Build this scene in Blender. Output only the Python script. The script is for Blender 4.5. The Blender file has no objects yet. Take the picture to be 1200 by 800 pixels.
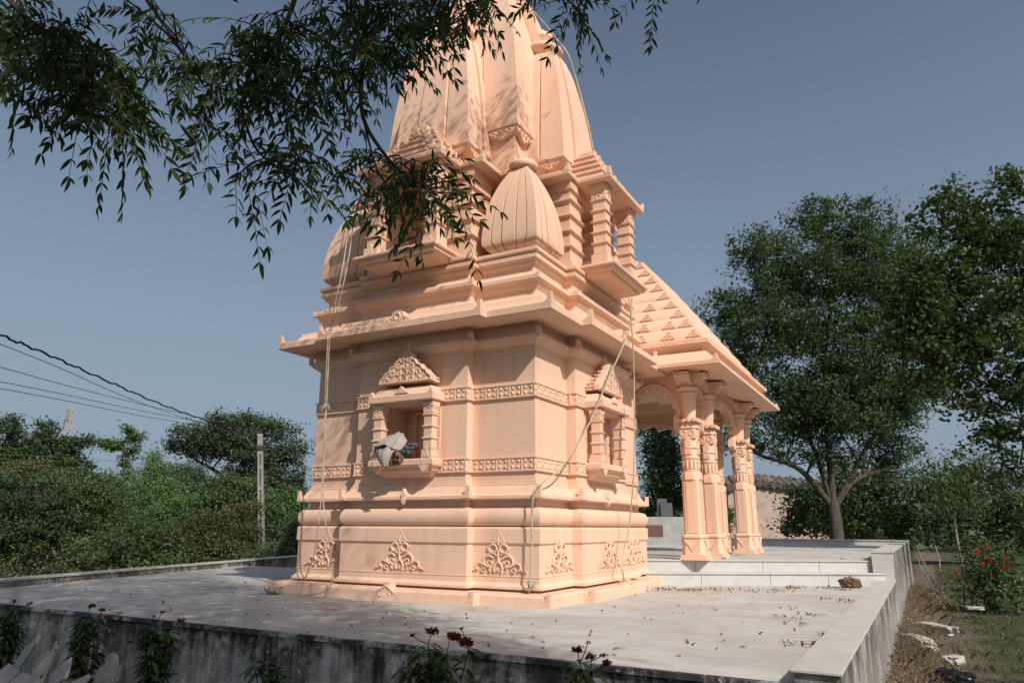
import bpy, bmesh, math, random
import numpy as np
from mathutils import Vector, Matrix, noise as mnoise
random.seed(7); rng = np.random.default_rng(11)
SC = bpy.context.scene
COL = SC.collection
R = math.radians
PI = math.pi

# ------------------------------------------------------------------ camera
FPX, TH, YAW, ROLL = 846.0, R(14.38), R(29.12), R(0.3)
FWD = Vector((-math.sin(YAW) * math.cos(TH), math.cos(YAW) * math.cos(TH), math.sin(TH)))
RGT = Vector((math.cos(YAW), math.sin(YAW), 0))
UPV = RGT.cross(FWD)
R2 = RGT * math.cos(ROLL) + UPV * math.sin(ROLL)
U2 = UPV * math.cos(ROLL) - RGT * math.sin(ROLL)
EYE = Vector((0, 0, 1.0))
cam = bpy.data.cameras.new('camera'); co = bpy.data.objects.new('camera', cam); COL.objects.link(co)
m3 = Matrix((R2, U2, -FWD)).transposed()
co.matrix_world = Matrix.Translation(EYE) @ m3.to_4x4()
cam.sensor_fit = 'HORIZONTAL'; cam.sensor_width = 36; cam.lens = FPX / 1200 * 36
cam.clip_start = 0.05; cam.clip_end = 3000
SC.camera = co
# ------------------------------------------------------------------ sky, sun, exposure
SUN_EL, SUN_AZ = R(41.0), R(121.5)          # azimuth clockwise from +Y
W = bpy.data.worlds.new('World'); SC.world = W; W.use_nodes = True
nt = W.node_tree; bg = nt.nodes['Background']
sky = nt.nodes.new('ShaderNodeTexSky'); sky.sky_type = 'NISHITA'; sky.sun_disc = False
sky.sun_elevation = SUN_EL; sky.sun_rotation = SUN_AZ
sky.air_density = 1.0; sky.dust_density = 5.0; sky.ozone_density = 1.0; sky.altitude = 100
# dusty air: the sky pales to grey towards the horizon
tcw = nt.nodes.new('ShaderNodeTexCoord'); sxw = nt.nodes.new('ShaderNodeSeparateXYZ'); mrw = nt.nodes.new('ShaderNodeMapRange'); mxw = nt.nodes.new('ShaderNodeMix'); mxw.data_type = 'RGBA'
nt.links.new(tcw.outputs['Generated'], sxw.inputs[0]); nt.links.new(sxw.outputs[2], mrw.inputs[0])
mrw.interpolation_type = 'SMOOTHSTEP'; mrw.inputs[1].default_value = -0.15; mrw.inputs[2].default_value = 0.80; mrw.inputs[3].default_value = 0.9; mrw.inputs[4].default_value = 0.06
nt.links.new(mrw.outputs[0], mxw.inputs[0]); nt.links.new(sky.outputs[0], mxw.inputs[6]); mxw.inputs[7].default_value = (3.45, 4.35, 5.5, 1)
nt.links.new(mxw.outputs[2], bg.inputs[0]); bg.inputs[1].default_value = 0.09
sl = bpy.data.lights.new('sun', 'SUN'); sl.energy = 4.3; sl.angle = R(0.53); sl.color = (1.0, 0.95, 0.88)
so = bpy.data.objects.new('sun', sl); COL.objects.link(so)
sd = Vector((math.sin(SUN_AZ) * math.cos(SUN_EL), math.cos(SUN_AZ) * math.cos(SUN_EL), math.sin(SUN_EL)))
so.rotation_euler = sd.to_track_quat('Z', 'Y').to_euler(); so.location = (20, -15, 30)
SC.view_settings.view_transform = 'Standard'; SC.view_settings.look = 'None'
SC.view_settings.exposure = 0.0; SC.view_settings.gamma = 1.0

# ------------------------------------------------------------------ helpers
def ray(u, v):
    d = FWD + R2 * ((u - 600) / FPX) + U2 * ((400 - v) / FPX)
    return d
FH = Vector((-math.sin(YAW), math.cos(YAW), 0))
def P(u, v, D):                              # point seen at u,v at horizontal distance D
    d = ray(u, v); return EYE + d * (D / d.dot(FH))
def Pz(u, v, z):
    d = ray(u, v); return EYE + d * ((z - EYE.z) / d.z)
def Py(u, v, y):
    d = ray(u, v); return EYE + d * (y / d.y)
def Px(u, v, x):
    d = ray(u, v); return EYE + d * (x / d.x)

def tag(o, label=None, cat=None, group=None, kind=None):
    if label: o['label'] = label
    if cat: o['category'] = cat
    if group: o['group'] = group
    if kind: o['kind'] = kind
    return o
def thing(name, loc, label, cat, group=None, kind=None):
    o = bpy.data.objects.new(name, None); COL.objects.link(o); o.location = loc
    o.empty_display_size = 0.2
    return tag(o, label, cat, group, kind)
def base_of(parent):
    v = Vector((0, 0, 0))
    while parent is not None:
        v = v + Vector(parent.location); parent = parent.parent
    return v

class MB:
    def __init__(s): s.v = []; s.f = []
    def add(s, vs, fs, M=None):
        n = len(s.v)
        if M is not None: vs = [M @ Vector(p) for p in vs]
        s.v += [tuple(p) for p in vs]; s.f += [tuple(i + n for i in f) for f in fs]
    def box(s, a, b, M=None):
        x0, y0, z0 = a; x1, y1, z1 = b
        s.add([(x0,y0,z0),(x1,y0,z0),(x1,y1,z0),(x0,y1,z0),(x0,y0,z1),(x1,y0,z1),(x1,y1,z1),(x0,y1,z1)],
              [(0,3,2,1),(4,5,6,7),(0,1,5,4),(1,2,6,5),(2,3,7,6),(3,0,4,7)], M)
    def loft(s, rings, M=None, cap=True, closed=True):
        n = len(rings[0]); vs = [p for r in rings for p in r]; fs = []
        for k in range(len(rings) - 1):
            for i in range(n if closed else n - 1):
                j = (i + 1) % n
                fs.append((k*n+i, k*n+j, (k+1)*n+j, (k+1)*n+i))
        if cap:
            fs.append(tuple(range(n))[::-1]); fs.append(tuple((len(rings)-1)*n + i for i in range(n)))
        s.add(vs, fs, M)
    def lathe(s, prof, c=(0,0), n=20, M=None, lobes=0, amp=0.0):
        rings = []
        for r, z in prof:
            ring = []
            for i in range(n):
                a = 2*PI*i/n; rr = r*(1 + amp*(abs(math.cos(lobes*a/2))-0.6)) if lobes else r
                ring.append((c[0]+rr*math.cos(a), c[1]+rr*math.sin(a), z))
            rings.append(ring)
        s.loft(rings, M)
    def tube(s, pts, rad, n=6, M=None, flat=1.0, cap=True):
        pts = [Vector(p) for p in pts]; rings = []
        if not hasattr(rad, '__len__'): rad = [rad]*len(pts)
        prev = None
        for i, p in enumerate(pts):
            t = (pts[min(i+1, len(pts)-1)] - pts[max(i-1, 0)])
            if t.length < 1e-9: t = Vector((0,0,1))
            t.normalize()
            if prev is None:
                a = Vector((0,1,0)) if abs(t.y) < 0.9 else Vector((1,0,0))
            else: a = prev
            b = t.cross(a)
            if b.length < 1e-6: b = t.cross(Vector((1,0,0)))
            b.normalize(); a = b.cross(t); prev = a
            rings.append([p + (a*math.cos(2*PI*k/n)*flat + b*math.sin(2*PI*k/n))*rad[i] for k in range(n)])
        s.loft(rings, M, cap)
    def prism(s, poly, y0, y1, M=None):      # poly in (x,z), extruded along y
        n = len(poly)
        vs = [(x, y0, z) for x, z in poly] + [(x, y1, z) for x, z in poly]
        fs = [tuple(range(n)), tuple(range(n, 2*n))[::-1]] + [(i, i+n, (i+1) % n + n, (i+1) % n) for i in range(n)]
        s.add(vs, fs, M)
    def build(s, name, mat, parent=None, smooth=35, bevel=0, fixn=True):
        off = base_of(parent)
        me = bpy.data.meshes.new(name)
        me.from_pydata([(p[0]-off.x, p[1]-off.y, p[2]-off.z) for p in s.v], [], s.f)
        if fixn:
            bm = bmesh.new(); bm.from_mesh(me); bmesh.ops.recalc_face_normals(bm, faces=bm.faces); bm.to_mesh(me); bm.free()
        me.materials.append(mat)
        if smooth:
            me.polygons.foreach_set('use_smooth', [True]*len(me.polygons)); me.set_sharp_from_angle(angle=R(smooth))
        me.update()
        o = bpy.data.objects.new(name, me); COL.objects.link(o); o.parent = parent
        if bevel:
            md = o.modifiers.new('bevel', 'BEVEL'); md.width = bevel; md.segments = 2; md.limit_method = 'ANGLE'; md.angle_limit = R(40)
        return o

def fast(name, V, F, mat, parent=None, smooth=False):
    off = base_of(parent)
    V = np.asarray(V, dtype=np.float32) - np.array(off, dtype=np.float32)
    F = np.asarray(F, dtype=np.int32); m, k = F.shape
    me = bpy.data.meshes.new(name)
    me.vertices.add(len(V)); me.vertices.foreach_set('co', V.ravel())
    me.loops.add(m*k); me.loops.foreach_set('vertex_index', F.ravel())
    me.polygons.add(m); me.polygons.foreach_set('loop_start', np.arange(0, m*k, k, dtype=np.int32))
    me.update(calc_edges=True); me.validate()
    me.materials.append(mat)
    if smooth: me.polygons.foreach_set('use_smooth', [True]*m)
    o = bpy.data.objects.new(name, me); COL.objects.link(o); o.parent = parent
    return o

# ------------------------------------------------------------------ materials
class NT:
    def __init__(s, name):
        s.m = bpy.data.materials.new(name); s.m.use_nodes = True; s.t = s.m.node_tree
        s.b = s.t.nodes['Principled BSDF']; s.out = s.t.nodes['Material Output']
        s.b.inputs['Specular IOR Level'].default_value = 0.25
        s.tc = s.t.nodes.new('ShaderNodeTexCoord')
    def n(s, t, **kw):
        o = s.t.nodes.new(t)
        for k, v in kw.items(): setattr(o, k, v)
        return o
    def link(s, a, b): s.t.links.new(a, b)
    def coord(s, scale=(1,1,1), rot=(0,0,0)):
        mp = s.n('ShaderNodeMapping'); mp.inputs['Scale'].default_value = scale; mp.inputs['Rotation'].default_value = rot
        g = s.n('ShaderNodeNewGeometry'); s.link(g.outputs['Position'], mp.inputs[0]); return mp.outputs[0]
    def noise(s, sc, det=4, rough=0.55, vec=None, dist=0.0):
        o = s.n('ShaderNodeTexNoise'); o.inputs['Scale'].default_value = sc; o.inputs['Detail'].default_value = det
        o.inputs['Roughness'].default_value = rough; o.inputs['Distortion'].default_value = dist
        s.link(vec if vec is not None else s.coord(), o.inputs['Vector']); return o.outputs[0]
    def ramp(s, fac, stops):
        o = s.n('ShaderNodeValToRGB'); e = o.color_ramp.elements
        while len(e) < len(stops): e.new(0.5)
        for q, (p, c) in zip(e, stops):
            q.position = p; q.color = (c, c, c, 1) if not hasattr(c, '__len__') else (*c, 1)
        s.link(fac, o.inputs[0]); return o.outputs[0]
    def mix(s, fac, a, b, mode='MIX'):
        o = s.n('ShaderNodeMix', data_type='RGBA', blend_type=mode)
        if hasattr(fac, 'is_output'): s.link(fac, o.inputs[0])
        else: o.inputs[0].default_value = fac
        for q, i in ((a, 6), (b, 7)):
            if hasattr(q, 'is_output'): s.link(q, o.inputs[i])
            else: o.inputs[i].default_value = (*q, 1)
        return o.outputs[2]
    def math(s, op, a, b=None):
        o = s.n('ShaderNodeMath', operation=op)
        for q, i in ((a, 0), (b, 1)):
            if q is None: continue
            if hasattr(q, 'is_output'): s.link(q, o.inputs[i])
            else: o.inputs[i].default_value = q
        return o.outputs[0]
    def bump(s, h, strength=0.3, dist=0.02, prev=None):
        o = s.n('ShaderNodeBump'); o.inputs['Strength'].default_value = strength; o.inputs['Distance'].default_value = dist
        s.link(h, o.inputs['Height'])
        if prev is not None: s.link(prev, o.inputs['Normal'])
        return o.outputs[0]
    def done(s, col, rough=0.8, nrm=None):
        if hasattr(col, 'is_output'): s.link(col, s.b.inputs['Base Color'])
        else: s.b.inputs['Base Color'].default_value = (*col, 1)
        if hasattr(rough, 'is_output'): s.link(rough, s.b.inputs['Roughness'])
        else: s.b.inputs['Roughness'].default_value = rough
        if nrm is not None: s.link(nrm, s.b.inputs['Normal'])
        return s.m

def paint_mat(name, ca, cb, dirt):
    k = NT(name)
    a = k.ramp(k.noise(0.9, 5), [(0.35, 0), (0.65, 1)])
    c = k.mix(a, ca, cb)
    st = k.ramp(k.noise(1.0, 5, 0.6, k.coord((5, 5, 0.5))), [(0.5, 0), (0.75, 1)])
    c = k.mix(k.math('MULTIPLY', st, 0.5), c, dirt)
    sp = k.ramp(k.noise(26, 4, 0.7), [(0.63, 0), (0.72, 1)])
    c = k.mix(k.math('MULTIPLY', sp, 0.3), c, dirt)
    g = k.n('ShaderNodeNewGeometry'); sx = k.n('ShaderNodeSeparateXYZ'); k.link(g.outputs['Normal'], sx.inputs[0])
    upf = k.ramp(sx.outputs[2], [(0.35, 0), (0.9, 1)])
    c = k.mix(k.math('MULTIPLY', upf, k.math('ADD', 0.05, k.math('MULTIPLY', k.ramp(k.noise(4, 6, 0.7), [(0.40, 0), (0.65, 1)]), 0.35))), c, (0.54, 0.42, 0.33))
    bv = k.n('ShaderNodeBevel', samples=3); bv.inputs['Radius'].default_value = 0.004
    n1 = k.bump(k.noise(22, 6, 0.65), 0.28, 0.012, bv.outputs[0])
    n2 = k.bump(k.noise(70, 3, 0.6), 0.25, 0.006, n1)
    return k.done(c, 0.72, n2)
M_peach = paint_mat('peach_paint', (0.725, 0.465, 0.335), (0.76, 0.515, 0.38), (0.55, 0.355, 0.26))
M_joint = NT('dark_groove').done((0.30, 0.17, 0.11), 0.9)

def marble_mat():
    k = NT('marble_paving')
    a = k.ramp(k.noise(0.5, 6, 0.6), [(0.35, 0), (0.7, 1)])
    c = k.mix(a, (0.45, 0.435, 0.41), (0.54, 0.53, 0.51))
    v = k.ramp(k.noise(1.2, 6, 0.6, k.coord((1.0, 1.7, 1), (0, 0, 0.5)), 0.6), [(0.45, 0), (0.66, 1)])
    c = k.mix(k.math('MULTIPLY', v, 0.55), c, (0.33, 0.31, 0.285))
    du = k.ramp(k.noise(0.8, 7, 0.7, None, 0.8), [(0.47, 0), (0.66, 1)])
    c = k.mix(k.math('MULTIPLY', du, 0.55), c, (0.36, 0.30, 0.24))
    sp = k.ramp(k.noise(16, 4, 0.75), [(0.66, 0), (0.74, 1)])
    c = k.mix(k.math('MULTIPLY', sp, 0.55), c, (0.22, 0.17, 0.13))
    fs = k.ramp(k.noise(55, 5, 0.8), [(0.60, 0), (0.70, 1)])
    c = k.mix(k.math('MULTIPLY', fs, 0.4), c, (0.25, 0.21, 0.17))
    br = k.n('ShaderNodeTexBrick'); br.inputs['Scale'].default_value = 1.0
    br.inputs['Brick Width'].default_value = 1.5; br.inputs['Row Height'].default_value = 0.75; br.inputs['Mortar Size'].default_value = 0.006
    br.inputs['Color1'].default_value = (1,1,1,1); br.inputs['Color2'].default_value = (0.9,0.9,0.9,1); br.inputs['Mortar'].default_value = (0.62,0.6,0.57,1)
    k.link(k.coord(), br.inputs['Vector'])
    c = k.mix(0.35, c, br.outputs[0], 'MULTIPLY')
    n = k.bump(k.noise(30, 7, 0.75), 0.35, 0.012)
    return k.done(c, 0.7, n)
M_marble = marble_mat()
def white_mat(name, a, b, d):
    k = NT(name)
    c = k.mix(k.ramp(k.noise(2.2, 6, 0.65, None, 0.6), [(0.3, 0), (0.7, 1)]), a, b)
    c = k.mix(k.math('MULTIPLY', k.ramp(k.noise(9, 5, 0.7), [(0.55, 0), (0.75, 1)]), 0.5), c, d)
    return k.done(c, 0.6, k.bump(k.noise(25, 5, 0.7), 0.3, 0.01))
M_slab = white_mat('white_marble', (0.53, 0.535, 0.53), (0.45, 0.445, 0.435), (0.34, 0.31, 0.28))
M_coping = white_mat('coping_marble', (0.52, 0.50, 0.46), (0.44, 0.43, 0.40), (0.30, 0.27, 0.23))
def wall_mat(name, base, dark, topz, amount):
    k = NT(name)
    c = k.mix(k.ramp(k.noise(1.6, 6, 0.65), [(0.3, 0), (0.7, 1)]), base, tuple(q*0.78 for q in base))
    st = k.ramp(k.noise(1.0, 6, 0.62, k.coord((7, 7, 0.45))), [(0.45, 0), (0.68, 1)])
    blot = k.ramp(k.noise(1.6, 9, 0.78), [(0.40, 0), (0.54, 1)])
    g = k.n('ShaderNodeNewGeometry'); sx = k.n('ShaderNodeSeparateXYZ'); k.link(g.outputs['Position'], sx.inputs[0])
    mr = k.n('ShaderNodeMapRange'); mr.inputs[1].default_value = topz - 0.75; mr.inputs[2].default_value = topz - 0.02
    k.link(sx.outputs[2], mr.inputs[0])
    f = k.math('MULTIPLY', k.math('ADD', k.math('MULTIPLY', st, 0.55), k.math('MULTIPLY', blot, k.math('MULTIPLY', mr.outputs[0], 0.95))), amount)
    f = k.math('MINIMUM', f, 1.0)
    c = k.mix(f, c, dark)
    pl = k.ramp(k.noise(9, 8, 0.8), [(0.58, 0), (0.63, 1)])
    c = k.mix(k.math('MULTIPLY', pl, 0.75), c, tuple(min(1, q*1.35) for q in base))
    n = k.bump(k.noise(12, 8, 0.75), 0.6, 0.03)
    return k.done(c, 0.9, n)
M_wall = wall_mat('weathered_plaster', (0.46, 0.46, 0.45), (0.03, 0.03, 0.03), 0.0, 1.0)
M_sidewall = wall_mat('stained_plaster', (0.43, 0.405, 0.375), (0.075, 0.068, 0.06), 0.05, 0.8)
def ground_mat():
    k = NT('earth_and_grass')
    a = k.ramp(k.noise(0.35, 7, 0.65), [(0.4, 0), (0.6, 1)])
    c = k.mix(a, (0.05, 0.07, 0.03), (0.095, 0.08, 0.055))
    c = k.mix(k.ramp(k.noise(7, 6, 0.7), [(0.4, 0), (0.65, 1)]), c, (0.045, 0.05, 0.028))
    # trampled bare soil along the foot of the wall
    g = k.n('ShaderNodeNewGeometry'); sx = k.n('ShaderNodeSeparateXYZ'); k.link(g.outputs['Position'], sx.inputs[0])
    d = k.math('ABSOLUTE', k.math('ADD', sx.outputs[0], 0.1)); d = k.math('ADD', d, k.math('MULTIPLY', k.math('SUBTRACT', k.noise(1.2, 6, 0.65), 0.5), 1.8))
    soil = k.ramp(d, [(0.35, 1), (0.95, 0)])
    sc = k.mix(k.ramp(k.noise(9, 7, 0.75), [(0.35, 0), (0.65, 1)]), (0.20, 0.155, 0.115), (0.10, 0.08, 0.06))
    c = k.mix(soil, c, sc)
    return k.done(c, 0.95, k.bump(k.noise(14, 8, 0.75), 0.9, 0.06))
M_ground = ground_mat()
def leaf_mat(name, cols, trans=0.3, rough=0.5):
    k = NT(name)
    g = k.n('ShaderNodeNewGeometry')
    n = len(cols)
    c = k.ramp(g.outputs['Random Per Island'], [(i/(n-1), q) for i, q in enumerate(cols)])
    big = k.ramp(k.noise(0.45, 3), [(0.35, 0.72), (0.65, 1.15)])
    c = k.mix(1.0, c, big, 'MULTIPLY')
    k.done(c, rough); k.b.inputs['Specular IOR Level'].default_value = 0.15
    tr = k.n('ShaderNodeBsdfTranslucent'); k.link(k.mix(1.0, c, (1.0, 1.15, 0.6), 'MULTIPLY'), tr.inputs[0])
    mx = k.n('ShaderNodeMixShader'); mx.inputs[0].default_value = trans
    k.link(k.b.outputs[0], mx.inputs[1]); k.link(tr.outputs[0], mx.inputs[2]); k.link(mx.outputs[0], k.out.inputs[0])
    return k.m
L_neem = leaf_mat('neem_leaf', [(0.035, 0.06, 0.022), (0.05, 0.085, 0.03), (0.075, 0.11, 0.04)], 0.25)
L_dark = leaf_mat('dark_leaf', [(0.055, 0.088, 0.046), (0.085, 0.125, 0.062), (0.125, 0.165, 0.085)])
L_mid = leaf_mat('mid_leaf', [(0.06, 0.095, 0.042), (0.095, 0.14, 0.06), (0.14, 0.18, 0.085)])
L_big = leaf_mat('broad_leaf', [(0.045, 0.072, 0.03), (0.07, 0.105, 0.042), (0.13, 0.16, 0.07)], 0.3, 0.4)
L_bright = leaf_mat('bright_leaf', [(0.08, 0.14, 0.055), (0.11, 0.185, 0.07), (0.15, 0.22, 0.09)])
L_feather = leaf_mat('feathery_leaf', [(0.10, 0.18, 0.07), (0.13, 0.23, 0.09), (0.17, 0.27, 0.11)])
L_olive = leaf_mat('olive_leaf', [(0.07, 0.09, 0.04), (0.11, 0.125, 0.055), (0.18, 0.16, 0.075)])
L_grey = leaf_mat('grey_green_leaf', [(0.06, 0.095, 0.055), (0.09, 0.13, 0.075), (0.13, 0.165, 0.10)])
L_dry = leaf_mat('dry_weed', [(0.20, 0.15, 0.10), (0.28, 0.215, 0.15), (0.15, 0.115, 0.075)], 0.15, 0.8)
L_grass = leaf_mat('grass_blade', [(0.06, 0.085, 0.03), (0.09, 0.11, 0.04), (0.15, 0.13, 0.06)], 0.2, 0.7)
L_red = leaf_mat('red_petal', [(0.10, 0.012, 0.02), (0.16, 0.018, 0.028), (0.24, 0.035, 0.04)], 0.25)
L_scarlet = leaf_mat('scarlet_petal', [(0.30, 0.02, 0.02), (0.42, 0.035, 0.03), (0.5, 0.06, 0.05)], 0.2)
L_litter = leaf_mat('dry_leaf', [(0.16, 0.085, 0.05), (0.22, 0.12, 0.07), (0.09, 0.05, 0.035)], 0.1, 0.8)
def bark_mat(name, a, b):
    k = NT(name)
    c = k.mix(k.ramp(k.noise(3, 6, 0.7, k.coord((3, 3, 0.7))), [(0.35, 0), (0.65, 1)]), a, b)
    return k.done(c, 0.9, k.bump(k.noise(6, 6, 0.7, k.coord((3, 3, 0.6))), 0.8, 0.05))
M_bark = bark_mat('brown_bark', (0.055, 0.046, 0.038), (0.10, 0.085, 0.07))
M_twig = bark_mat('dark_twig', (0.03, 0.022, 0.016), (0.055, 0.04, 0.03))
M_palebark = bark_mat('pale_bark', (0.22, 0.2, 0.14), (0.3, 0.27, 0.2))
M_rope = bark_mat('rope_fibre', (0.42, 0.385, 0.28), (0.52, 0.475, 0.36))
M_cable = NT('black_cable').done((0.015, 0.015, 0.017), 0.5)
M_wire = NT('grey_wire').done((0.06, 0.06, 0.065), 0.5)
def plain(name, a, b, sc=4, rough=0.8, bump=0.4):
    k = NT(name); c = k.mix(k.ramp(k.noise(sc, 6, 0.7), [(0.35, 0), (0.65, 1)]), a, b)
    return k.done(c, rough, k.bump(k.noise(sc*5, 6, 0.7), bump, 0.02))
M_conc = plain('pole_concrete', (0.30, 0.295, 0.27), (0.22, 0.215, 0.20), 3)
M_grey = plain('grey_plaster', (0.36, 0.37, 0.36), (0.26, 0.27, 0.26), 2.5)
M_rubble = plain('grey_marble_rubble', (0.36, 0.36, 0.35), (0.26, 0.255, 0.245), 5, 0.7)
M_fragment = plain('dusty_white_stone', (0.50, 0.475, 0.43), (0.38, 0.345, 0.30), 6, 0.85, 0.9)
M_mud = plain('mud_brick', (0.52, 0.40, 0.33), (0.38, 0.28, 0.22), 1.5)
M_tile = plain('dark_roof_tile', (0.10, 0.085, 0.08), (0.16, 0.13, 0.115), 5)
M_iron = plain('dark_iron', (0.04, 0.035, 0.035), (0.07, 0.055, 0.05), 8, 0.6)
M_rust = plain('red_brown_board', (0.17, 0.075, 0.06), (0.12, 0.06, 0.05), 8, 0.7)
M_sack = plain('dusty_cloth', (0.42, 0.375, 0.34), (0.30, 0.27, 0.245), 9, 0.95, 0.8)
M_rag = plain('brown_rag', (0.24, 0.13, 0.09), (0.09, 0.06, 0.05), 14, 0.95)
M_lump = plain('brown_clod', (0.20, 0.13, 0.08), (0.13, 0.085, 0.055), 12, 0.95, 0.8)
M_tower = plain('tower_steel', (0.34, 0.33, 0.33), (0.38, 0.29, 0.27), 0.2, 0.6)
M_bag = NT('black_plastic').done((0.012, 0.012, 0.014), 0.3)
M_dark = NT('opening_shade_paint').done((0.02, 0.017, 0.015), 0.9)
M_steelgrey = plain('grey_stone', (0.07, 0.075, 0.08), (0.11, 0.115, 0.12), 6, 0.7)

# ------------------------------------------------------------------ setting: ground and terrace
GZ = -0.8
def sheet(name, pts, z, mat, div=1):
    mb = MB(); mb.add([(x, y, z) for x, y in pts], [tuple(range(len(pts)))]); return mb.build(name, mat, None, 0)
# ground with gentle unevenness near the wall
def ground():
    xs = np.concatenate([[-900, -300, -120, -60], np.arange(-40, 31, 1.0), [60, 120, 300, 900]])
    ys = np.concatenate([[-300, -100, -40], np.arange(-20, 61, 1.0), [90, 150, 300, 900]])
    V = []; 
    for y in ys:
        for x in xs:
            h = 0.10*mnoise.noise(Vector((x*0.25, y*0.25, 3.0))) if abs(x) < 60 and abs(y) < 80 else 0
            V.append((x, y, GZ + h - 0.05))
    n = len(xs); F = [(j*n+i, j*n+i+1, (j+1)*n+i+1, (j+1)*n+i) for j in range(len(ys)-1) for i in range(n-1)]
    return tag(fast('ground', V, F, M_ground, None, True), kind='structure')
ground()
FY = 5.42                                        # front wall plane
XL0, XL1 = -12.75, -16.6                          # left edge skews outwards
XR = -0.58                                        # right wall outer plane
def edge_x(y): return XL0 + (XL1 - XL0) * (y - FY) / (17.0 - FY)
mb = MB()
lo = [(XL0, FY+0.02), (-0.86, FY+0.02), (-0.86, 15.4), (-4.3, 13.6), (-9.2, 13.6), (edge_x(13.6), 13.6)]
mb.add([(x, y, 0) for x, y in lo], [(0,1,2,3,4,5)])
o = mb.build('lower_pavement', M_marble, None, 0); tag(o, kind='structure')
UZ = 0.42; BY = 30.0
up = [(-4.45, 13.55), (-0.95, 15.55), (-0.95, BY), (-10.6, BY), (-10.6, 13.55)]
mb = MB(); mb.add([(x, y, UZ) for x, y in up], [(0,1,2,3,4)])
o = mb.build('upper_pavement', M_marble, None, 0); tag(o, kind='structure')
# steps (two risers, running slightly askew to the temple)
t = thing('stone_steps', (-2.7, 14.2, 0), 'two low white marble steps between shrine and raised platform', 'steps')
dirv = Vector((-0.95+4.5, 15.1-13.05, 0)); L = dirv.length+0.24; dirv.normalize(); nv = Vector((-dirv.y, dirv.x, 0))
Ms = Matrix.Translation(Vector((-4.5, 13.05, 0))) @ Matrix((( dirv.x, nv.x, 0, 0), (dirv.y, nv.y, 0, 0), (0, 0, 1, 0), (0, 0, 0, 1)))
for i, (d0, z0, z1) in enumerate(((0.0, -0.02, 0.19), (0.34, 0.17, 0.40))):
    r = MB(); e = 0.0
    xs = [0, 1.0, 2.25, 3.3, L]
    for a, b in zip(xs[:-1], xs[1:]):
        r.box((a+0.003, d0, z0), (b-0.003, d0+0.6, z1), Ms)
    r.build('riser', M_slab, t, 0, 0.004)
    tr = MB(); 
    for a, b in zip(xs[:-1], xs[1:]): tr.box((a+0.002, d0-0.022, z1+0.001), (b-0.002, d0+(0.42 if i == 0 else 1.2), z1+0.026), Ms)
    tr.build('tread', M_coping, t, 0, 0.004)
# front retaining wall
def rough_wall(name, pts_top, mat, parent, thick, zb):
    pass
t = thing('retaining_wall', (-6.5, FY, GZ), 'long weathered grey plaster retaining wall with black stains under the platform edge', 'wall')
mb = MB(); mb.box((XL0-0.1, FY, GZ-0.3), (-0.88, FY+0.35, -0.035)); mb.build('wall', M_wall, t, 0)
# uneven thin slab edge on top of the wall
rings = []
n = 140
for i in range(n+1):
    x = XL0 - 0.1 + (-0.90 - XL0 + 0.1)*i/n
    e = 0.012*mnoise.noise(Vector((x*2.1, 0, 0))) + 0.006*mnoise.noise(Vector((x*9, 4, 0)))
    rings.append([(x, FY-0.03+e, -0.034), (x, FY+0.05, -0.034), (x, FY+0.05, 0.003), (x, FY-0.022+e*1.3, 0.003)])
mb = MB(); mb.loft(rings); mb.build('coping', M_wall, t, 0)  # dark stained plaster carries dirt and the edge's painted shadow line
# right parapet (low) with marble coping
t = thing('parapet_wall', (XR, 10, GZ), 'low parapet with flat marble coping along the right platform edge', 'wall')
mb = MB(); mb.box((-0.875, FY+0.01, GZ-0.3), (XR-0.008, 15.4, 0.079)); mb.build('wall', M_sidewall, t, 0)
mb = MB()
ys = [FY-0.02, 8.6, 11.9, 15.38]
for a, b in zip(ys[:-1], ys[1:]): mb.box((-0.895, a+0.002, 0.081), (XR, b-0.002, 0.101))
mb.build('coping', M_coping, t, 0, 0.004)
# taller parapet of the raised platform
t = thing('parapet_wall', (XR, 22, GZ), 'taller white faced parapet block beside the upper steps on the right', 'wall')
mb = MB(); mb.box((-0.94, 15.42, GZ-0.3), (XR-0.02, BY+0.3, 0.565)); mb.build('wall', M_sidewall, t, 0)
mb = MB(); mb.box((-0.945, 15.385, 0.10), (XR-0.012, 15.42, 0.567)); mb.build('front_panel', M_slab, t, 0)
mb = MB()
for a, b in ((15.37, 20), (20, 25), (25, BY+0.32)): mb.box((-0.96, a+0.002, 0.568), (XR, b-0.002, 0.598))
mb.build('coping', M_coping, t, 0, 0.004)
# rear parapet
t = thing('parapet_wall', (-4, BY, UZ), 'low white parapet along the far edge of the raised platform', 'wall')
mb = MB(); mb.box((-6.9, BY, UZ-0.05), (-0.97, BY+0.3, 0.575)); mb.build('wall', M_slab, t, 0)
mb = MB(); mb.box((-6.95, BY-0.03, 0.577), (-0.965, BY+0.33, 0.61)); mb.build('coping', M_coping, t, 0)
# left parapet kerb
t = thing('parapet_wall', (XL0, 9, 0), 'low concrete parapet on the far left platform edge in tree shade', 'wall')
a0 = Vector((edge_x(FY-0.1), FY-0.1, 0)); a1 = Vector((edge_x(24), 24, 0)); dv = (a1-a0).normalized(); nv = Vector((dv.y, -dv.x, 0))
Mk = Matrix.Translation(a0) @ Matrix(((nv.x, dv.x, 0, 0), (nv.y, dv.y, 0, 0), (0, 0, 1, 0), (0, 0, 0, 1)))
LK = (a1-a0).length
mb = MB(); mb.box((-0.32, 0, GZ-0.3), (0, LK, 0.10), Mk); mb.build('wall', M_sidewall, t, 0)
mb = MB()
for k in range(9): mb.box((-0.34, LK*k/9+0.003, 0.102), (0.02, LK*(k+1)/9-0.003, 0.128), Mk)
mb.build('coping', M_coping, t, 0)

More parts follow.
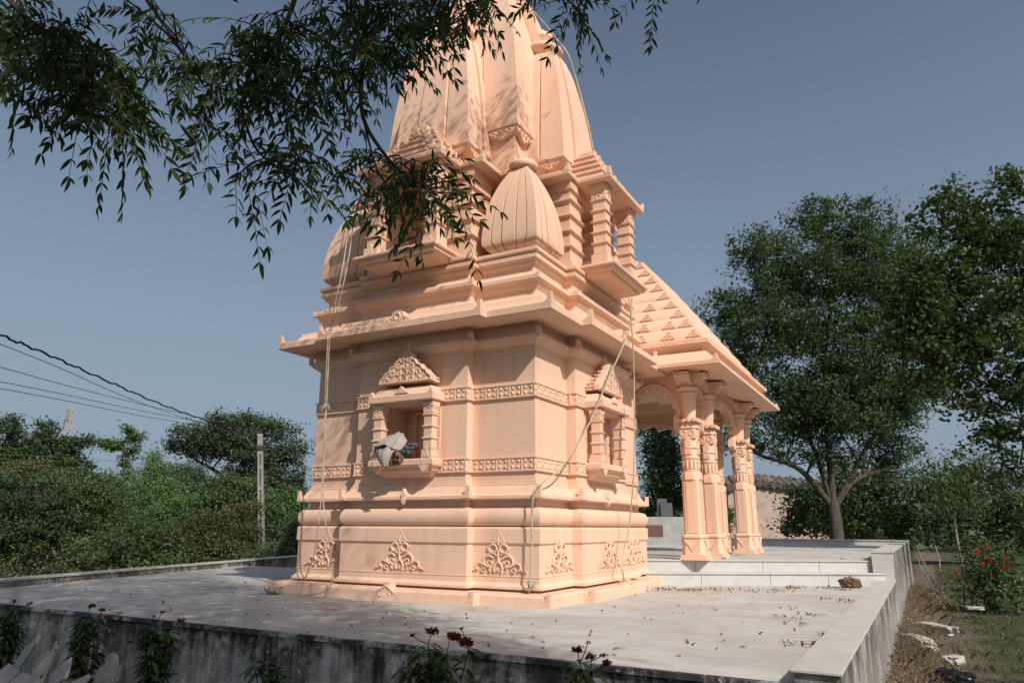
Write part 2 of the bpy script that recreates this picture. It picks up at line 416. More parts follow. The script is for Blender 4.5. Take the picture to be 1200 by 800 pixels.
# ------------------------------------------------------------------ temple
CX, CY = -6.715, 11.095
A0, PB, BW = 2.07, 0.16, 1.03
TEMPLE = thing('temple', (CX, CY, 0), 'peach painted Hindu temple with curved spire, balconies and pillared porch on a marble platform', 'temple')
def side(k): return Matrix.Translation((CX, CY, 0)) @ Matrix.Rotation(k*PI/2, 4, 'Z')
def plan(o, a=A0, p=PB, b=BW):
    A = a+o; Q = a+p+o; B = b+o
    pts = [(-B,-Q),(B,-Q),(B,-A),(A,-A),(A,-B),(Q,-B),(Q,B),(A,B),(A,A),(B,A),(B,Q),(-B,Q),(-B,A),(-A,A),(-A,B),(-Q,B),(-Q,-B),(-A,-B),(-A,-A),(-B,-A)]
    return [(CX+x, CY+y) for x, y in pts]
def moulding(prof, name, parent=TEMPLE, smooth=19, **kw):
    mb = MB(); mb.loft([[(x, y, z) for x, y in plan(o, **kw)] for o, z in prof]); return mb.build(name, M_peach, parent, smooth)
def arc(o0, z0, o1, z1, bulge, n=6):            # bulging profile between two points
    out = []
    for i in range(n+1):
        t_ = i/n; out.append((o0+(o1-o0)*t_+bulge*math.sin(PI*t_), z0+(z1-z0)*t_))
    return out
def cut(o, boxes):
    mb = MB()
    for a, b, M in boxes: mb.box(a, b, M)
    c_ = mb.build('cutter', M_peach, None, 0)
    md = o.modifiers.new('cut', 'BOOLEAN'); md.operation = 'DIFFERENCE'; md.object = c_; md.solver = 'EXACT'
    bpy.context.view_layer.update()
    me = bpy.data.meshes.new_from_object(o.evaluated_get(bpy.context.evaluated_depsgraph_get()))
    o.modifiers.clear(); o.data = me; bpy.data.objects.remove(c_)
plinth = moulding([(0.415,-0.01),(0.405,0.12),(0.375,0.152),(0.16,0.156),(0.05,0.158),(0.05,0.186),(0.165,0.19),(0.165,0.222),(0.135,0.245),(0.112,0.27),
    (0.112,0.34),(0.118,0.345),(0.118,0.355),(0.112,0.36),(0.112,0.765),(0.122,0.768),(0.135,0.785),(0.135,0.965),(0.125,0.988),(0.10,0.997),(0.05,1.0)], 'plinth')
moulding([(0.03,1.0)] + [(0.065+0.075*math.sin(PI*(i/10)), 1.01+0.245*(0.5-0.5*math.cos(PI*i/10))) for i in range(11)] +
    [(0.03,1.265),(0.015,1.275),(0.015,1.355),(0.05,1.36),(0.055,1.372),(0.15,1.372),(0.158,1.38),(0.158,1.42),(0.14,1.425),(0.10,1.455),(0.062,1.52),(0.04,1.56),(0.04,1.585),(0.02,1.59),(0.018,1.63),(0.0,1.632)], 'torus_moulding')
wall = moulding([(0.0,1.55),(0.0,3.60)], 'wall', smooth=0)
WX = (0.05, -0.17)                                # the niche windows sit a little off the centre line
cut(wall, [((WX[k]-0.40, -(A0+PB)-0.1, 1.957), (WX[k]+0.40, -(A0+PB)+0.42, 2.775), side(k)) for k in range(2)])
moulding([(0.0,3.54),(0.022,3.545),(0.022,3.565),(0.035,3.57),(0.06,3.585),(0.10,3.62),(0.125,3.655),(0.13,3.665),(0.145,3.667),(0.145,3.70),(0.13,3.705),(0.05,3.725),(0.022,3.74),(0.02,3.93)], 'cornice')
moulding([(0.01,3.90),(0.09,3.90),(0.10,3.885),(0.18,3.89),(0.19,3.875),(0.30,3.885),(0.31,3.87),(0.47,3.885),(0.505,3.895),(0.515,3.905),(0.515,4.0),(0.50,4.012),
    (0.40,4.03),(0.30,4.09),(0.26,4.16),(0.25,4.20),(0.16,4.22),(0.08,4.26),(0.04,4.30),(0.03,4.32)], 'eave')
moulding([(0.0,4.28),(0.025,4.29),(0.025,4.40),(0.04,4.42),(0.07,4.46),(0.09,4.50),(0.125,4.515),(0.14,4.53),(0.14,4.585),(0.12,4.61),(0.06,4.63),(0.0,4.66),(-0.03,4.70),
    (-0.045,4.71),(-0.045,4.78),(-0.02,4.80),(0.01,4.83),(0.02,4.86),(0.05,4.875),(0.06,4.89),(0.06,4.95),(0.04,4.965),(0.035,4.975),(0.075,4.985),(0.085,5.0),(0.085,5.045),(0.06,5.06),(-0.2,5.065)], 'upper_moulding')
# antarala behind the shrine
mb = MB(); mb.box((CX-1.55, CY+1.9, 0.3), (CX+1.55, CY+3.3, 4.4)); mb.build('vestibule_wall', M_peach, TEMPLE, 0)

def face_M(k, x, y, z):                          # local frame on side k: x right, -y outward
    return side(k) @ Matrix.Translation((x, y, z))
# corner leaves on the eave and mouldings
def corner_leaf(sz, dp):
    return [(-sz*0.5, 0), (sz*0.5, 0), (sz*0.42, sz*0.5), (sz*0.12, sz*0.85), (0, sz*1.0), (-sz*0.12, sz*0.85), (-sz*0.42, sz*0.5)]
def add_leafs(o, z, sz, parent_name):
    pts = [Vector((x, y, 0)) for x, y in plan(o)]
    convex = [0, 1, 3, 5, 6, 8, 10, 11, 13, 15, 16, 18]
    for i in convex:
        mb = MB()
        p = pts[i]; a = pts[i-1]; b = pts[(i+1) % 20]
        for q in (a, b):
            d = (q-p).normalized()
            nrm = Vector((d.y, -d.x, 0)); 
            if nrm.dot(p-Vector((CX, CY, 0))) < 0: nrm = -nrm
            M = Matrix.Translation((p.x, p.y, z)) @ Matrix(((d.x, -nrm.x, 0, 0), (d.y, -nrm.y, 0, 0), (0, 0, 1, 0), (0, 0, 0, 1)))
            mb.prism([(-0.012, 0), (sz*0.75, 0), (sz*0.55, sz*0.22), (sz*0.3, sz*0.45), (sz*0.18, sz*0.8), (sz*0.06, sz), (-0.012, sz)], -0.014-0.001*(q is b), 0.05, M)
        mb.build('corner_leaf', M_peach, parent_name, 0)
EAVE = bpy.data.objects['eave']; add_leafs(0.502, 3.985, 0.16, EAVE)
add_leafs(0.152, 1.385, 0.17, bpy.data.objects['torus_moulding'])
add_leafs(0.135, 3.665, 0.13, bpy.data.objects['cornice'])
add_leafs(0.40, 0.03, 0.14, plinth)
add_leafs(0.133, 4.52, 0.09, bpy.data.objects['upper_moulding'])

# arabesque carvings on the plinth
def arc2(cx, cz, r, a0, a1, n=12): return [(cx+r*math.cos(R(a0+(a1-a0)*i/n)), cz+r*math.sin(R(a0+(a1-a0)*i/n))) for i in range(n+1)]
def motif(M, sc=1.0, wide=1.0):
    mb = MB()
    cs = []
    for s_ in (-1, 1):
        cs.append((arc2(s_*0.078, 0.325, 0.056, 0, 360, 16), 0.024))
        cs.append((arc2(s_*0.135, 0.15, 0.075, 90+s_*60, 90-s_*200, 18), 0.026))
        cs.append((arc2(s_*0.125, 0.125, 0.03, 90+s_*110, 90-s_*200, 10), 0.018))
        cs.append((arc2(s_*0.262, 0.075, 0.052, 90+s_*70, 90-s_*150, 12), 0.024))
        cs.append((arc2(s_*0.215, 0.03, 0.028, 0, 300, 8), 0.016))
        cs.append(([(s_*0.30, 0.06), (s_*0.35, 0.022), (s_*0.395, 0.012)], 0.02))
        cs.append(([(s_*0.018, 0.23), (s_*0.06, 0.255), (s_*0.12, 0.262), (s_*0.165, 0.235)], 0.022))
        cs.append((arc2(s_*0.05, 0.425, 0.036, 90+s_*100, 90-s_*160, 10), 0.02))
        cs.append(([(s_*0.075, 0.45), (s_*0.05, 0.50), (s_*0.02, 0.55), (0, 0.585)], 0.02))
        cs.append(([(s_*0.045, 0.0), (s_*0.062, 0.05), (s_*0.04, 0.11), (0, 0.15)], 0.022))
        cs.append(([(s_*0.10, 0.0), (s_*0.13, 0.03), (s_*0.12, 0.065)], 0.018))
        cs.append(([(s_*0.13, 0.29), (s_*0.155, 0.31), (s_*0.15, 0.35)], 0.016))
    cs.append(([(0, 0.14), (0, 0.22), (0, 0.31)], 0.026)); cs.append(([(0, 0.37), (0, 0.43), (0, 0.50)], 0.026))
    cs.append((arc2(0, 0.035, 0.018, 0, 360, 8), 0.018))
    for pts, r in cs:
        mb.tube([(x*wide*sc*1.13, 0, z*sc*0.97) for x, z in pts], r*sc*0.7, 6, M, 1.0)
    return mb
for k in range(2):
    spots = [(-1.56, -(A0+0.127), 1), (0, -(A0+PB+0.127), 1), (1.56, -(A0+0.127), 1)]
    if k == 1: spots = [(-1.56, -(A0+0.127), 1), (-0.08, -(A0+PB+0.127), 1), (0.92, -(A0+PB+0.127), .9), (1.56, -(A0+0.127), 1)]
    for x, y, w in spots:
        motif(face_M(k, x, y, 0.40), 0.98, w).build('carved_motif', M_peach, plinth, 40)
    for x, y in ((0, -(A0+PB+0.19)),):           # small fan on the footing
        mb = MB(); M = face_M(k, x, -(A0+PB+0.405), 0.05)
        for q in (-1, 1):
            mb.tube([(px*1.0, 0.0-0.0, pz) for px, pz in arc2(q*0.09, 0.04, 0.04, 0, 200 if q > 0 else -200, 8)], 0.016, 6, M)
            mb.tube([(q*0.2, 0.02, 0.0), (q*0.15, 0, 0.06), (q*0.08, 0, 0.1), (0, 0, 0.15)], 0.016, 6, M)
        mb.prism([(-0.2, -0.05), (0.2, -0.05), (0.12, 0.07), (0.05, 0.13), (0.05, 0.18), (-0.05, 0.18), (-0.05, 0.13), (-0.12, 0.07)], 0.0, 0.15, M)
        mb.build('carved_fan', M_peach, plinth, 40)

# carved bands round the wall
def band(z0, z1):
    mb = MB(); h = z1 - z0
    rings = [(0.0, z0), (0.014, z0), (0.034, z0+0.004), (0.034, z0+0.026), (0.016, z0+0.03), (0.016, z1-0.03), (0.034, z1-0.026), (0.034, z1-0.004), (0.0, z1)]
    mb.loft([[(x, y, z) for x, y in plan(o)] for o, z in rings])
    for k in range(2):
        for (x0, x1, y) in ((-A0, -BW-0.02, -A0), (-BW, BW, -A0-PB), (BW+0.02, A0, -A0)):
            n = max(1, round((x1-x0)/(h*0.95))); cw = (x1-x0)/n
            for i in range(n):
                M = face_M(k, x0+cw*(i+0.5), y-0.016, (z0+z1)/2)
                hw, hh = cw/2-0.004, h/2-0.03
                mb.box((-cw/2-0.009, -0.016, -hh), (-cw/2+0.009, 0.01, hh), M)
                if i == n-1: mb.box((cw/2-0.009, -0.016, -hh), (cw/2+0.009, 0.01, hh), M)
                for sx in (-1, 1):
                    for sz in (-1, 1):
                        a = Vector((sx*0.012, 0, sz*0.012)); b = Vector((sx*hw*0.86, 0, sz*hh*0.9)); d = (b-a).normalized(); q = Vector((-d.z, 0, d.x))*0.036
                        mid = (a+b)/2
                        mb.add([a, mid+q, b, mid-q, mid+Vector((0, -0.024, 0))], [(0,1,4),(1,2,4),(2,3,4),(3,0,4)], M)
                for sx, sz in ((1, 0), (-1, 0), (0, 1), (0, -1)):
                    mb.tube([(sx*hw*0.95+px, -0.002, sz*hh*0.95+pz) for px, pz in arc2(0, 0, 0.03, 0, 360, 8)], 0.008, 4, M)
        # strips on the projection's sides
        for s_ in (-1, 1):
            M = side(k) @ Matrix.Translation((s_*(BW+0.016), -(A0+PB/2), (z0+z1)/2))
            mb.box((-0.014, -0.02, -h/2+0.03), (0.014, 0.02, h/2-0.03), M)
    return mb.build('carved_band', M_peach, wall, 0, fixn=True)
band(1.752, 1.965); band(2.80, 3.012)

# ringed pillar used in niches and balconies
def ringed(mb, M, w, z0, z1, nr, base=0.16, cap=0.16):
    h = w/2
    mb.box((-h*1.12, -h*1.12, z0), (h*1.12, h*1.12, z0+base*0.9), M)
    mb.prism([(-h*0.6, z0+base*0.15), (h*0.6, z0+base*0.15), (0, z0+base*1.25)], -h*1.2, -h*1.0, M)
    mb.prism([(-h*0.6, z0+base*0.15), (h*0.6, z0+base*0.15), (0, z0+base*1.25)], -h*1.2, -h*1.0, M @ Matrix.Rotation(PI/2, 4, 'Z'))
    zc = z1 - cap
    hh = (zc-z0-base)/nr
    for i in range(nr):
        za = z0+base+i*hh
        prof = [(0.86, za), (0.90, za+hh*0.72), (0.94, za+hh*0.80), (1.13, za+hh*0.86), (1.13, za+hh*0.95), (0.9, za+hh)]
        mb.loft([[(-h*q, -h*q, z), (h*q, -h*q, z), (h*q, h*q, z), (-h*q, h*q, z)] for q, z in prof], M)
    prof = [(0.9, zc), (1.0, zc+0.01), (1.02, zc+cap*0.5), (1.15, zc+cap*0.6), (1.2, z1)]
    mb.loft([[(-h*q, -h*q, z), (h*q, -h*q, z), (h*q, h*q, z), (-h*q, h*q, z)] for q, z in prof], M)
    for kk in range(4):
        M4 = M @ Matrix.Rotation(kk*PI/2, 4, 'Z')
        mb.tube([(px, -h*1.03, zc+cap*0.28+pz) for px, pz in arc2(0, 0, h*0.55, 20, 160, 8)], h*0.12, 5, M4)
        mb.tube([(px, -h*1.03, zc+cap*0.12+pz) for px, pz in arc2(0, 0, h*0.3, 0, 360, 8)], h*0.1, 5, M4)

# pediment panel with swirl relief
def pediment(k, x, y, z, w, h, depth, parent):
    mb = MB(); M = face_M(k, x, y, z)
    outl = [(-w/2, 0), (w/2, 0)]
    right = [(0.5, 0.16), (0.44, 0.24), (0.40, 0.36), (0.33, 0.42), (0.30, 0.54), (0.22, 0.60), (0.19, 0.72), (0.13, 0.78), (0.11, 0.92), (0.05, 0.98)]
    pr = [(a*w, b*h) for a, b in right]
    outl = [(-w/2, 0), (w/2, 0)] + pr + [(0, h)] + [(-a, b) for a, b in reversed(pr)]
    mb.prism(outl, 0, 0.09, M)
    # stepped body behind, seen from the side
    for i in range(6):
        q = 0.96 - i*0.155
        mb.box((-w/2*q, 0.06, h*0.15*i), (w/2*q, depth*(1-0.1*i), h*0.15*(i+1)+0.004-0.03), M)
        mb.box((-w/2*q-0.012, 0.06, h*0.15*(i+1)-0.028), (w/2*q+0.012, depth*(1-0.1*i)+0.012, h*0.15*(i+1)-0.002), M)
    rows = 4; r = h*0.075
    for j in range(rows):
        n = 7 - 2*j if j < 3 else 2
        for i in range(n):
            cx = (i-(n-1)/2)*w*0.118; cz = h*0.12 + j*h*0.2
            mb.tube([(px, -0.004, pz) for px, pz in arc2(cx, cz, r, (i*70+j*40) % 360, (i*70+j*40) % 360+300, 10)], r*0.36, 6, M)
            mb.tube([(cx-r*0.2, -0.006, cz), (cx+r*0.2, -0.006, cz)], r*0.34, 5, M)
    for s_ in (-1, 1):
        mb.tube([(s_*(a), -0.006, b) for a, b in [(w*0.47, h*0.06)] + [(q*0.93, g*0.95) for q, g in pr]], 0.016, 6, M)
    mb.tube([(-w*0.49, -0.006, 0.018), (w*0.49, -0.006, 0.018)], 0.018, 6, M)
    mb.tube([(px, -0.006, pz) for px, pz in arc2(0, h*0.80, h*0.09, 0, 360, 12)], 0.016, 6, M)
    return mb.build('pediment', M_peach, parent, 40)

# niche windows
for k in range(2):
    yf = -(A0+PB)
    fr = MB(); M = face_M(k, WX[k], yf, 0)
    # recess backing: dark-shaded niche is real depth made by a projecting frame
    fr.box((-0.52, -0.02, 1.96), (-0.44, 0.02, 2.80), M); fr.box((0.44, -0.02, 1.96), (0.52, 0.02, 2.80), M)
    fr.box((-0.26, 0.36, 1.97), (-0.20, 0.42, 2.70), M); fr.box((0.20, 0.36, 1.97), (0.26, 0.42, 2.70), M); fr.box((-0.26, 0.359, 2.70), (0.26, 0.42, 2.76), M)
    win = fr.build('niche_window', M_peach, TEMPLE, 0)
    s_ = MB()
    prof = [(0.42, -0.10, 1.70), (0.46, -0.14, 1.73), (0.47, -0.15, 1.75), (0.53, -0.22, 1.79), (0.54, -0.23, 1.83), (0.58, -0.27, 1.85), (0.59, -0.29, 1.87), (0.59, -0.29, 1.94), (0.575, -0.275, 1.955)]
    s_.loft([[(-w, 0.01, z), (-w, d, z), (w, d, z), (w, 0.01, z)] for w, d, z in prof], M)
    for q in (-1, 1): s_.prism([(q*0.44-0.09, 1.86), (q*0.44+0.09, 1.86), (q*0.44+0.05, 1.80), (q*0.44, 1.755), (q*0.44-0.05, 1.80)], -0.30, -0.2, M)
    s_.build('sill', M_peach, win, 30)
    for q in (-1, 1):
        p_ = MB(); ringed(p_, face_M(k, WX[k]+q*0.47, yf-0.19, 0), 0.16, 1.955, 2.78, 3, 0.14, 0.17); p_.build('pillar', M_peach, win, 0)
    l_ = MB()
    prof = [(0.52, -0.24, 2.77), (0.53, -0.25, 2.80), (0.58, -0.33, 2.80), (0.595, -0.345, 2.815), (0.595, -0.345, 2.90), (0.56, -0.30, 2.925), (0.53, -0.26, 2.97), (0.50, -0.22, 3.02), (0.46, -0.2, 3.04)]
    l_.loft([[(-w, 0.01, z), (-w, d, z), (w, d, z), (w, 0.01, z)] for w, d, z in prof], M)
    l_.prism([(-0.13, 2.93), (0.13, 2.93), (0.05, 2.99), (0, 3.04), (-0.05, 2.99)], -0.335, -0.27, M)
    for q in (-1, 1): l_.prism([(q*0.55-0.05, 2.9), (q*0.55+0.05, 2.9), (q*0.55, 2.99)], -0.345, -0.30, M)
    l_.build('lintel', M_peach, win, 30)
    pediment(k, WX[k]+0.01, yf-0.25, 3.10, 1.02, 0.50, 0.24, win)
    # little hanging drops on mouldings above and below
    for z in (1.42, 3.64):
        d_ = MB()
        d_.prism([(0, z-0.11), (0.035, z-0.05), (0.03, z), (0.045, z+0.03), (0, z+0.12), (-0.045, z+0.03), (-0.03, z), (-0.035, z-0.05)], -0.175, -0.10, M)
        d_.build('drop_ornament', M_peach, TEMPLE, 0)
    # fan on the eave
    f_ = MB(); Mf = face_M(k, 0, yf-0.43, 4.02)
    f_.prism([(-0.24, 0), (0.24, 0), (0.2, 0.06), (0.12, 0.10), (0.09, 0.17), (0, 0.2), (-0.09, 0.17), (-0.12, 0.10), (-0.2, 0.06)], 0, 0.12, Mf)
    f_.tube([(px, 0, pz) for px, pz in arc2(0, 0.09, 0.055, 0, 360, 12)], 0.018, 6, Mf)
    for q in (-1, 1):
        f_.tube([(px, 0, pz) for px, pz in arc2(q*0.12, 0.04, 0.03, 0, 300, 10)], 0.014, 6, Mf)
        f_.tube([(px, 0, pz) for px, pz in arc2(q*0.19, 0.025, 0.02, 0, 300, 10)], 0.012, 6, Mf)
    f_.build('eave_fan', M_peach, TEMPLE, 40)

# ---- upper storey
core = MB()
cp = [(-0.9,-1.72),(0.9,-1.72),(0.9,-1.3),(1.3,-1.3),(1.3,-0.9),(1.72,-0.9),(1.72,0.9),(1.3,0.9),(1.3,1.3),(0.9,1.3),(0.9,1.72),(-0.9,1.72),(-0.9,1.3),(-1.3,1.3),(-1.3,0.9),(-1.72,0.9),(-1.72,-0.9),(-1.3,-0.9),(-1.3,-1.3),(-0.9,-1.3)]
core.loft([[(CX+x, CY+y, z) for x, y in cp] for z in (5.0, 6.75)])

upper = core.build('upper_wall', M_peach, TEMPLE, 0)
def chajja_plan(o):
    q = []
    for k in range(4):
        c_, s2 = math.cos(k*PI/2), math.sin(k*PI/2)
        a, b1, o1, b2, o2 = 1.52+o, 1.08+o, 2.10+o, 0.66+o, 2.66+o
        loc = [(-b1, -o1), (-b2, -o1), (-b2, -o2), (b2, -o2), (b2, -o1), (b1, -o1), (b1, -a)] if False else \
              [(-b1, -a), (-b1, -o1), (-b2, -o1), (-b2, -o2), (b2, -o2), (b2, -o1), (b1, -o1), (b1, -a), (a, -a)]
        q += [(CX+x*c_-y*s2, CY+x*s2+y*c_) for x, y in loc]
    return q
mb = MB()
mb.loft([[(x, y, z) for x, y in chajja_plan(o)] for o, z in [(-0.05, 6.56), (0.06, 6.60), (0.07, 6.585), (0.15, 6.60), (0.175, 6.605), (0.18, 6.615), (0.18, 6.675), (0.165, 6.69), (0.08, 6.715), (0.0, 6.77), (-0.08, 6.83), (-0.2, 6.84)]])
chj = mb.build('upper_eave', M_peach, TEMPLE, 30)
pts = [Vector((x, y, 0)) for x, y in chajja_plan(0.172)]
for i, p in enumerate(pts):
    a = pts[i-1]; b = pts[(i+1) % len(pts)]
    cr_ = (p-a).cross(b-p).z
    if cr_ > 0 or abs(cr_) < 1e-6:
        mb = MB()
        for q in (a, b):
            d = (q-p).normalized(); nrm = Vector((d.y, -d.x, 0))
            if nrm.dot(p-Vector((CX, CY, 0))) < 0: nrm = -nrm
            M = Matrix.Translation((p.x, p.y, 6.665)) @ Matrix(((d.x, -nrm.x, 0, 0), (d.y, -nrm.y, 0, 0), (0, 0, 1, 0), (0, 0, 0, 1)))
            mb.prism([(-0.01, 0), (0.11, 0), (0.08, 0.04), (0.04, 0.08), (0.02, 0.12), (-0.01, 0.13)], -0.012-0.001*(q is b), 0.04, M)
        mb.build('corner_leaf', M_peach, chj, 0)
for k in range(4):
    bal = MB(); M = side(k)
    prof = [(0.66, -2.70, 4.98), (0.68, -2.74, 4.995), (0.70, -2.75, 5.03), (0.75, -2.80, 5.04), (0.76, -2.82, 5.06), (0.76, -2.82, 5.09), (0.79, -2.85, 5.095), (0.80, -2.86, 5.11), (0.80, -2.86, 5.14), (0.78, -2.84, 5.155)]
    bal.loft([[(-w, -1.95, z), (-w, d, z), (w, d, z), (w, -1.95, z)] for w, d, z in prof], M)
    b_ = bal.build('balcony', M_peach, TEMPLE, 30)
    for q in (-1, 1):
        p_ = MB(); ringed(p_, face_M(k, q*0.575, -2.56, 0), 0.25, 5.155, 6.58, 5, 0.2, 0.26); p_.build('pillar', M_peach, b_, 0)
        # heavy ringed pilasters flanking the niche
        pl = MB(); h0 = 5.06
        xs0, xs1 = (0.50, 1.0)
        cx = q*(xs0+xs1)/2; hwx = (xs1-xs0)/2
        nr = 4; hh = 0.275
        Mp = face_M(k, cx, 0, 0)
        def rect(e, z, y0=-2.17): return [(-hwx-e, y0-e, z), (hwx+e, y0-e, z), (hwx+e, -1.6, z), (-hwx-e, -1.6, z)]
        pr = [rect(0.045, 5.05), rect(0.045, 5.17), rect(0.0, 5.19)]
        for i in range(nr):
            za = 5.19+i*hh*1.0
            pr += [rect(0.0, za+0.005), rect(0.0, za+hh*0.70), rect(0.02, za+hh*0.80), rect(0.05, za+hh*0.86), rect(0.05, za+hh*0.94), rect(0.0, za+hh)]
        zt = 5.19+nr*hh
        pr += [rect(0.0, zt+0.01), rect(0.01, zt+0.14), rect(0.05, zt+0.16), rect(0.06, zt+0.30)]
        pl.loft(pr, Mp); pl.build('pilaster', M_peach, upper, 0)
    # stepped gable on the balcony roof
    g_ = MB()
    for i in range(5):
        w = 0.66-0.12*i; d0 = -2.62+0.10*i; z0 = 6.72+0.17*i
        if i == 4: w = 0.1
        g_.box((-w, d0, z0), (w, -1.55, z0+0.13), M)
        g_.box((-w-0.025, d0-0.025, z0+0.13), (w+0.025, -1.55, z0+0.172), M)
    for i in range(4):
        w = 0.46-0.12*i
        for q in (-1, 1):
            g_.box((q*w-0.05, -2.60+0.1*i, 6.74+0.17*i), (q*w+0.05, -2.46+0.1*i, 6.74+0.17*i+0.30), M)
            g_.tube([(q*w+px, -2.665+0.1*i, 6.86+0.17*i+pz) for px, pz in arc2(0, 0, 0.04, 0, 330, 8)], 0.014, 5, M)
    g_.build('stepped_gable', M_peach, chj, 0)

# ---- curved spires
def spire_ring(hw, z, cx, cy, w1=0.62, g=0.03, p=0.05, few=False):
    # square plan: kona strip, groove, raised middle strip with a groove beside it
    s_ = []
    e = [(-1, 0), (-w1, 0), (-w1, -g), (-w1+0.05, -g), (-w1+0.05, 0.25*p), (-0.28, 0.25*p), (-0.28, -g), (-0.23, -g), (-0.23, p), (0.23, p), (0.23, -g), (0.28, -g), (0.28, 0.25*p), (w1-0.05, 0.25*p), (w1-0.05, -g), (w1, -g), (w1, 0)]
    if few: e = [(-1, 0), (-w1, 0), (-w1, -g), (-w1+0.045, -g), (-w1+0.045, p), (w1-0.045, p), (w1-0.045, -g), (w1, -g), (w1, 0)]
    for k in range(4):
        c_, s2 = math.cos(k*PI/2), math.sin(k*PI/2)
        for a, o in e:
            x, y = a*hw, -(hw+o*min(1, hw/0.5))
            s_.append((cx+x*c_-y*s2, cy+x*s2+y*c_, z))
    return s_
def interp(tab, z):
    if z <= tab[0][0]: return tab[0][1]
    for (a, b), (c_, d) in zip(tab[:-1], tab[1:]):
        if z <= c_:
            t_ = (z-a)/(c_-a); return b+(d-b)*t_
    return tab[-1][1]
def smooth_tab(tab, n=24):
    zs = np.array([q[0] for q in tab]); hs = np.array([q[1] for q in tab])
    # monotone-ish cubic through numpy polyfit
    deg = min(3, len(tab)-1); c_ = np.polyfit(zs, hs, deg)
    return [(z, float(np.polyval(c_, z))) for z in np.linspace(zs[0], zs[-1], n)]
def amalaka(mb, cx, cy, z, r, h=None):
    h = h or r*0.62
    mb.lathe([(r*0.72, z-h*0.9), (r*0.62, z-h*0.55)], (cx, cy), 20)
    prof = [(r*0.60, z-h*0.6)] + [(r*(0.72+0.28*math.sin(PI*i/8)), z-h*0.5+h*i/8) for i in range(9)] + [(r*0.5, z+h*0.52)]
    mb.lathe(prof, (cx, cy), 40, None, 20, 0.025)
# four small corner spires standing on the upper moulding
for ix, iy in ((1, -1), (-1, -1), (1, 1), (-1, 1)):
    cx, cy = CX+ix*1.655, CY+iy*1.655
    tab = smooth_tab([(5.26, 0.485), (5.6, 0.465), (5.95, 0.40), (6.3, 0.29), (6.62, 0.13)], 18)
    mb = MB()
    rings = [spire_ring(0.30, 5.04, cx, cy, p=0), spire_ring(0.34, 5.10, cx, cy, p=0), spire_ring(0.43, 5.16, cx, cy, p=0.0), spire_ring(0.45, 5.20, cx, cy, p=0.0), spire_ring(0.475, 5.215, cx, cy, p=0.01)]
    mb.loft(rings + [spire_ring(h, z, cx, cy, 0.66, 0.022, 0.012) for z, h in tab])
    s1 = mb.build('corner_spire', M_peach, TEMPLE, 25)
    mb = MB(); mb.lathe([(0.11, 6.50), (0.15, 6.60), (0.17, 6.625), (0.225, 6.635), (0.24, 6.67), (0.235, 6.71), (0.21, 6.735), (0.17, 6.745), (0.15, 6.77), (0.08, 6.79), (0.01, 6.795)], (cx, cy), 32); mb.build('amalaka', M_peach, s1, 40)
# half spires on the four faces
for k in range(4):
    ax = side(k) @ Vector((0, -1.20, 0))
    tab = smooth_tab([(7.30, 0.765), (7.8, 0.74), (8.4, 0.675), (9.0, 0.575), (9.7, 0.41)], 20)
    mb = MB()
    rings = [spire_ring(0.52, 6.80, ax.x, ax.y, p=0, few=True), spire_ring(0.54, 6.98, ax.x, ax.y, p=0, few=True), spire_ring(0.60, 7.05, ax.x, ax.y, p=0, few=True), spire_ring(0.70, 7.17, ax.x, ax.y, p=0, few=True), spire_ring(0.735, 7.22, ax.x, ax.y, p=0, few=True), spire_ring(0.77, 7.24, ax.x, ax.y, p=0.02, few=True)]
    mb.loft(rings + [spire_ring(h, z, ax.x, ax.y, 0.42, 0.03, 0.035, True) for z, h in tab] + [spire_ring(0.3, 9.76, ax.x, ax.y, p=0.0, few=True)])
    s1 = mb.build('half_spire', M_peach, TEMPLE, 25)
    mb = MB(); mb.lathe([(0.28, 9.70), (0.26, 9.88)], (ax.x, ax.y), 20); amalaka(mb, ax.x, ax.y, 9.99, 0.40, 0.22)
    mb.lathe([(0.25, 10.08), (0.24, 10.14), (0.15, 10.16), (0.17, 10.22), (0.22, 10.31), (0.19, 10.40), (0.08, 10.46), (0.02, 10.56)], (ax.x, ax.y), 18); mb.build('amalaka', M_peach, s1, 40)
    # carved ends under the corners
    for q in (-1, 1):
        for M in (side(k) @ Matrix.Translation((q*0.5, -1.92, 7.16)), side(k) @ Matrix.Translation((q*0.72, -1.70, 7.16)) @ Matrix.Rotation(q*PI/2, 4, 'Z')):
            mb = MB()
            mb.prism([(-0.2, 0), (0.2, 0), (0.13, -0.05), (0.05, -0.10), (-0.05, -0.10), (-0.13, -0.05)], -0.045, 0.02, M)
            for j in (-1, 0, 1): mb.tube([(j*0.1+px, -0.05, -0.03+pz) for px, pz in arc2(0, 0, 0.025, 0, 300, 8)], 0.011, 5, M)
            mb.build('carved_end', M_peach, s1, 40)
# main spire: inner body plus four overhanging corner strips
tabm = smooth_tab([(7.95, 1.385), (8.8, 1.325), (9.65, 1.20), (10.78, 0.90), (11.6, 0.55)], 30)
mb = MB()
mb.loft([spire_ring(1.30, 6.7, CX, CY, p=0), spire_ring(1.26, 7.5, CX, CY, p=0)] + [spire_ring(h-0.07, z, CX, CY, 0.55, 0.05, 0.24) for z, h in tabm] + [spire_ring(0.36, 11.75, CX, CY, p=0)])
main = mb.build('spire', M_peach, TEMPLE, 25)
mb = MB(); mb.lathe([(0.34, 11.7), (0.34, 11.95)], (CX, CY), 24); amalaka(mb, CX, CY, 12.1, 0.55, 0.34)
mb.lathe([(0.35, 12.25), (0.33, 12.33), (0.14, 12.38), (0.16, 12.45), (0.26, 12.62), (0.28, 12.75), (0.2, 12.9), (0.08, 12.98), (0.1, 13.05), (0.03, 13.2), (0.01, 13.4)], (CX, CY), 20)
mb.build('amalaka', M_peach, main, 40)
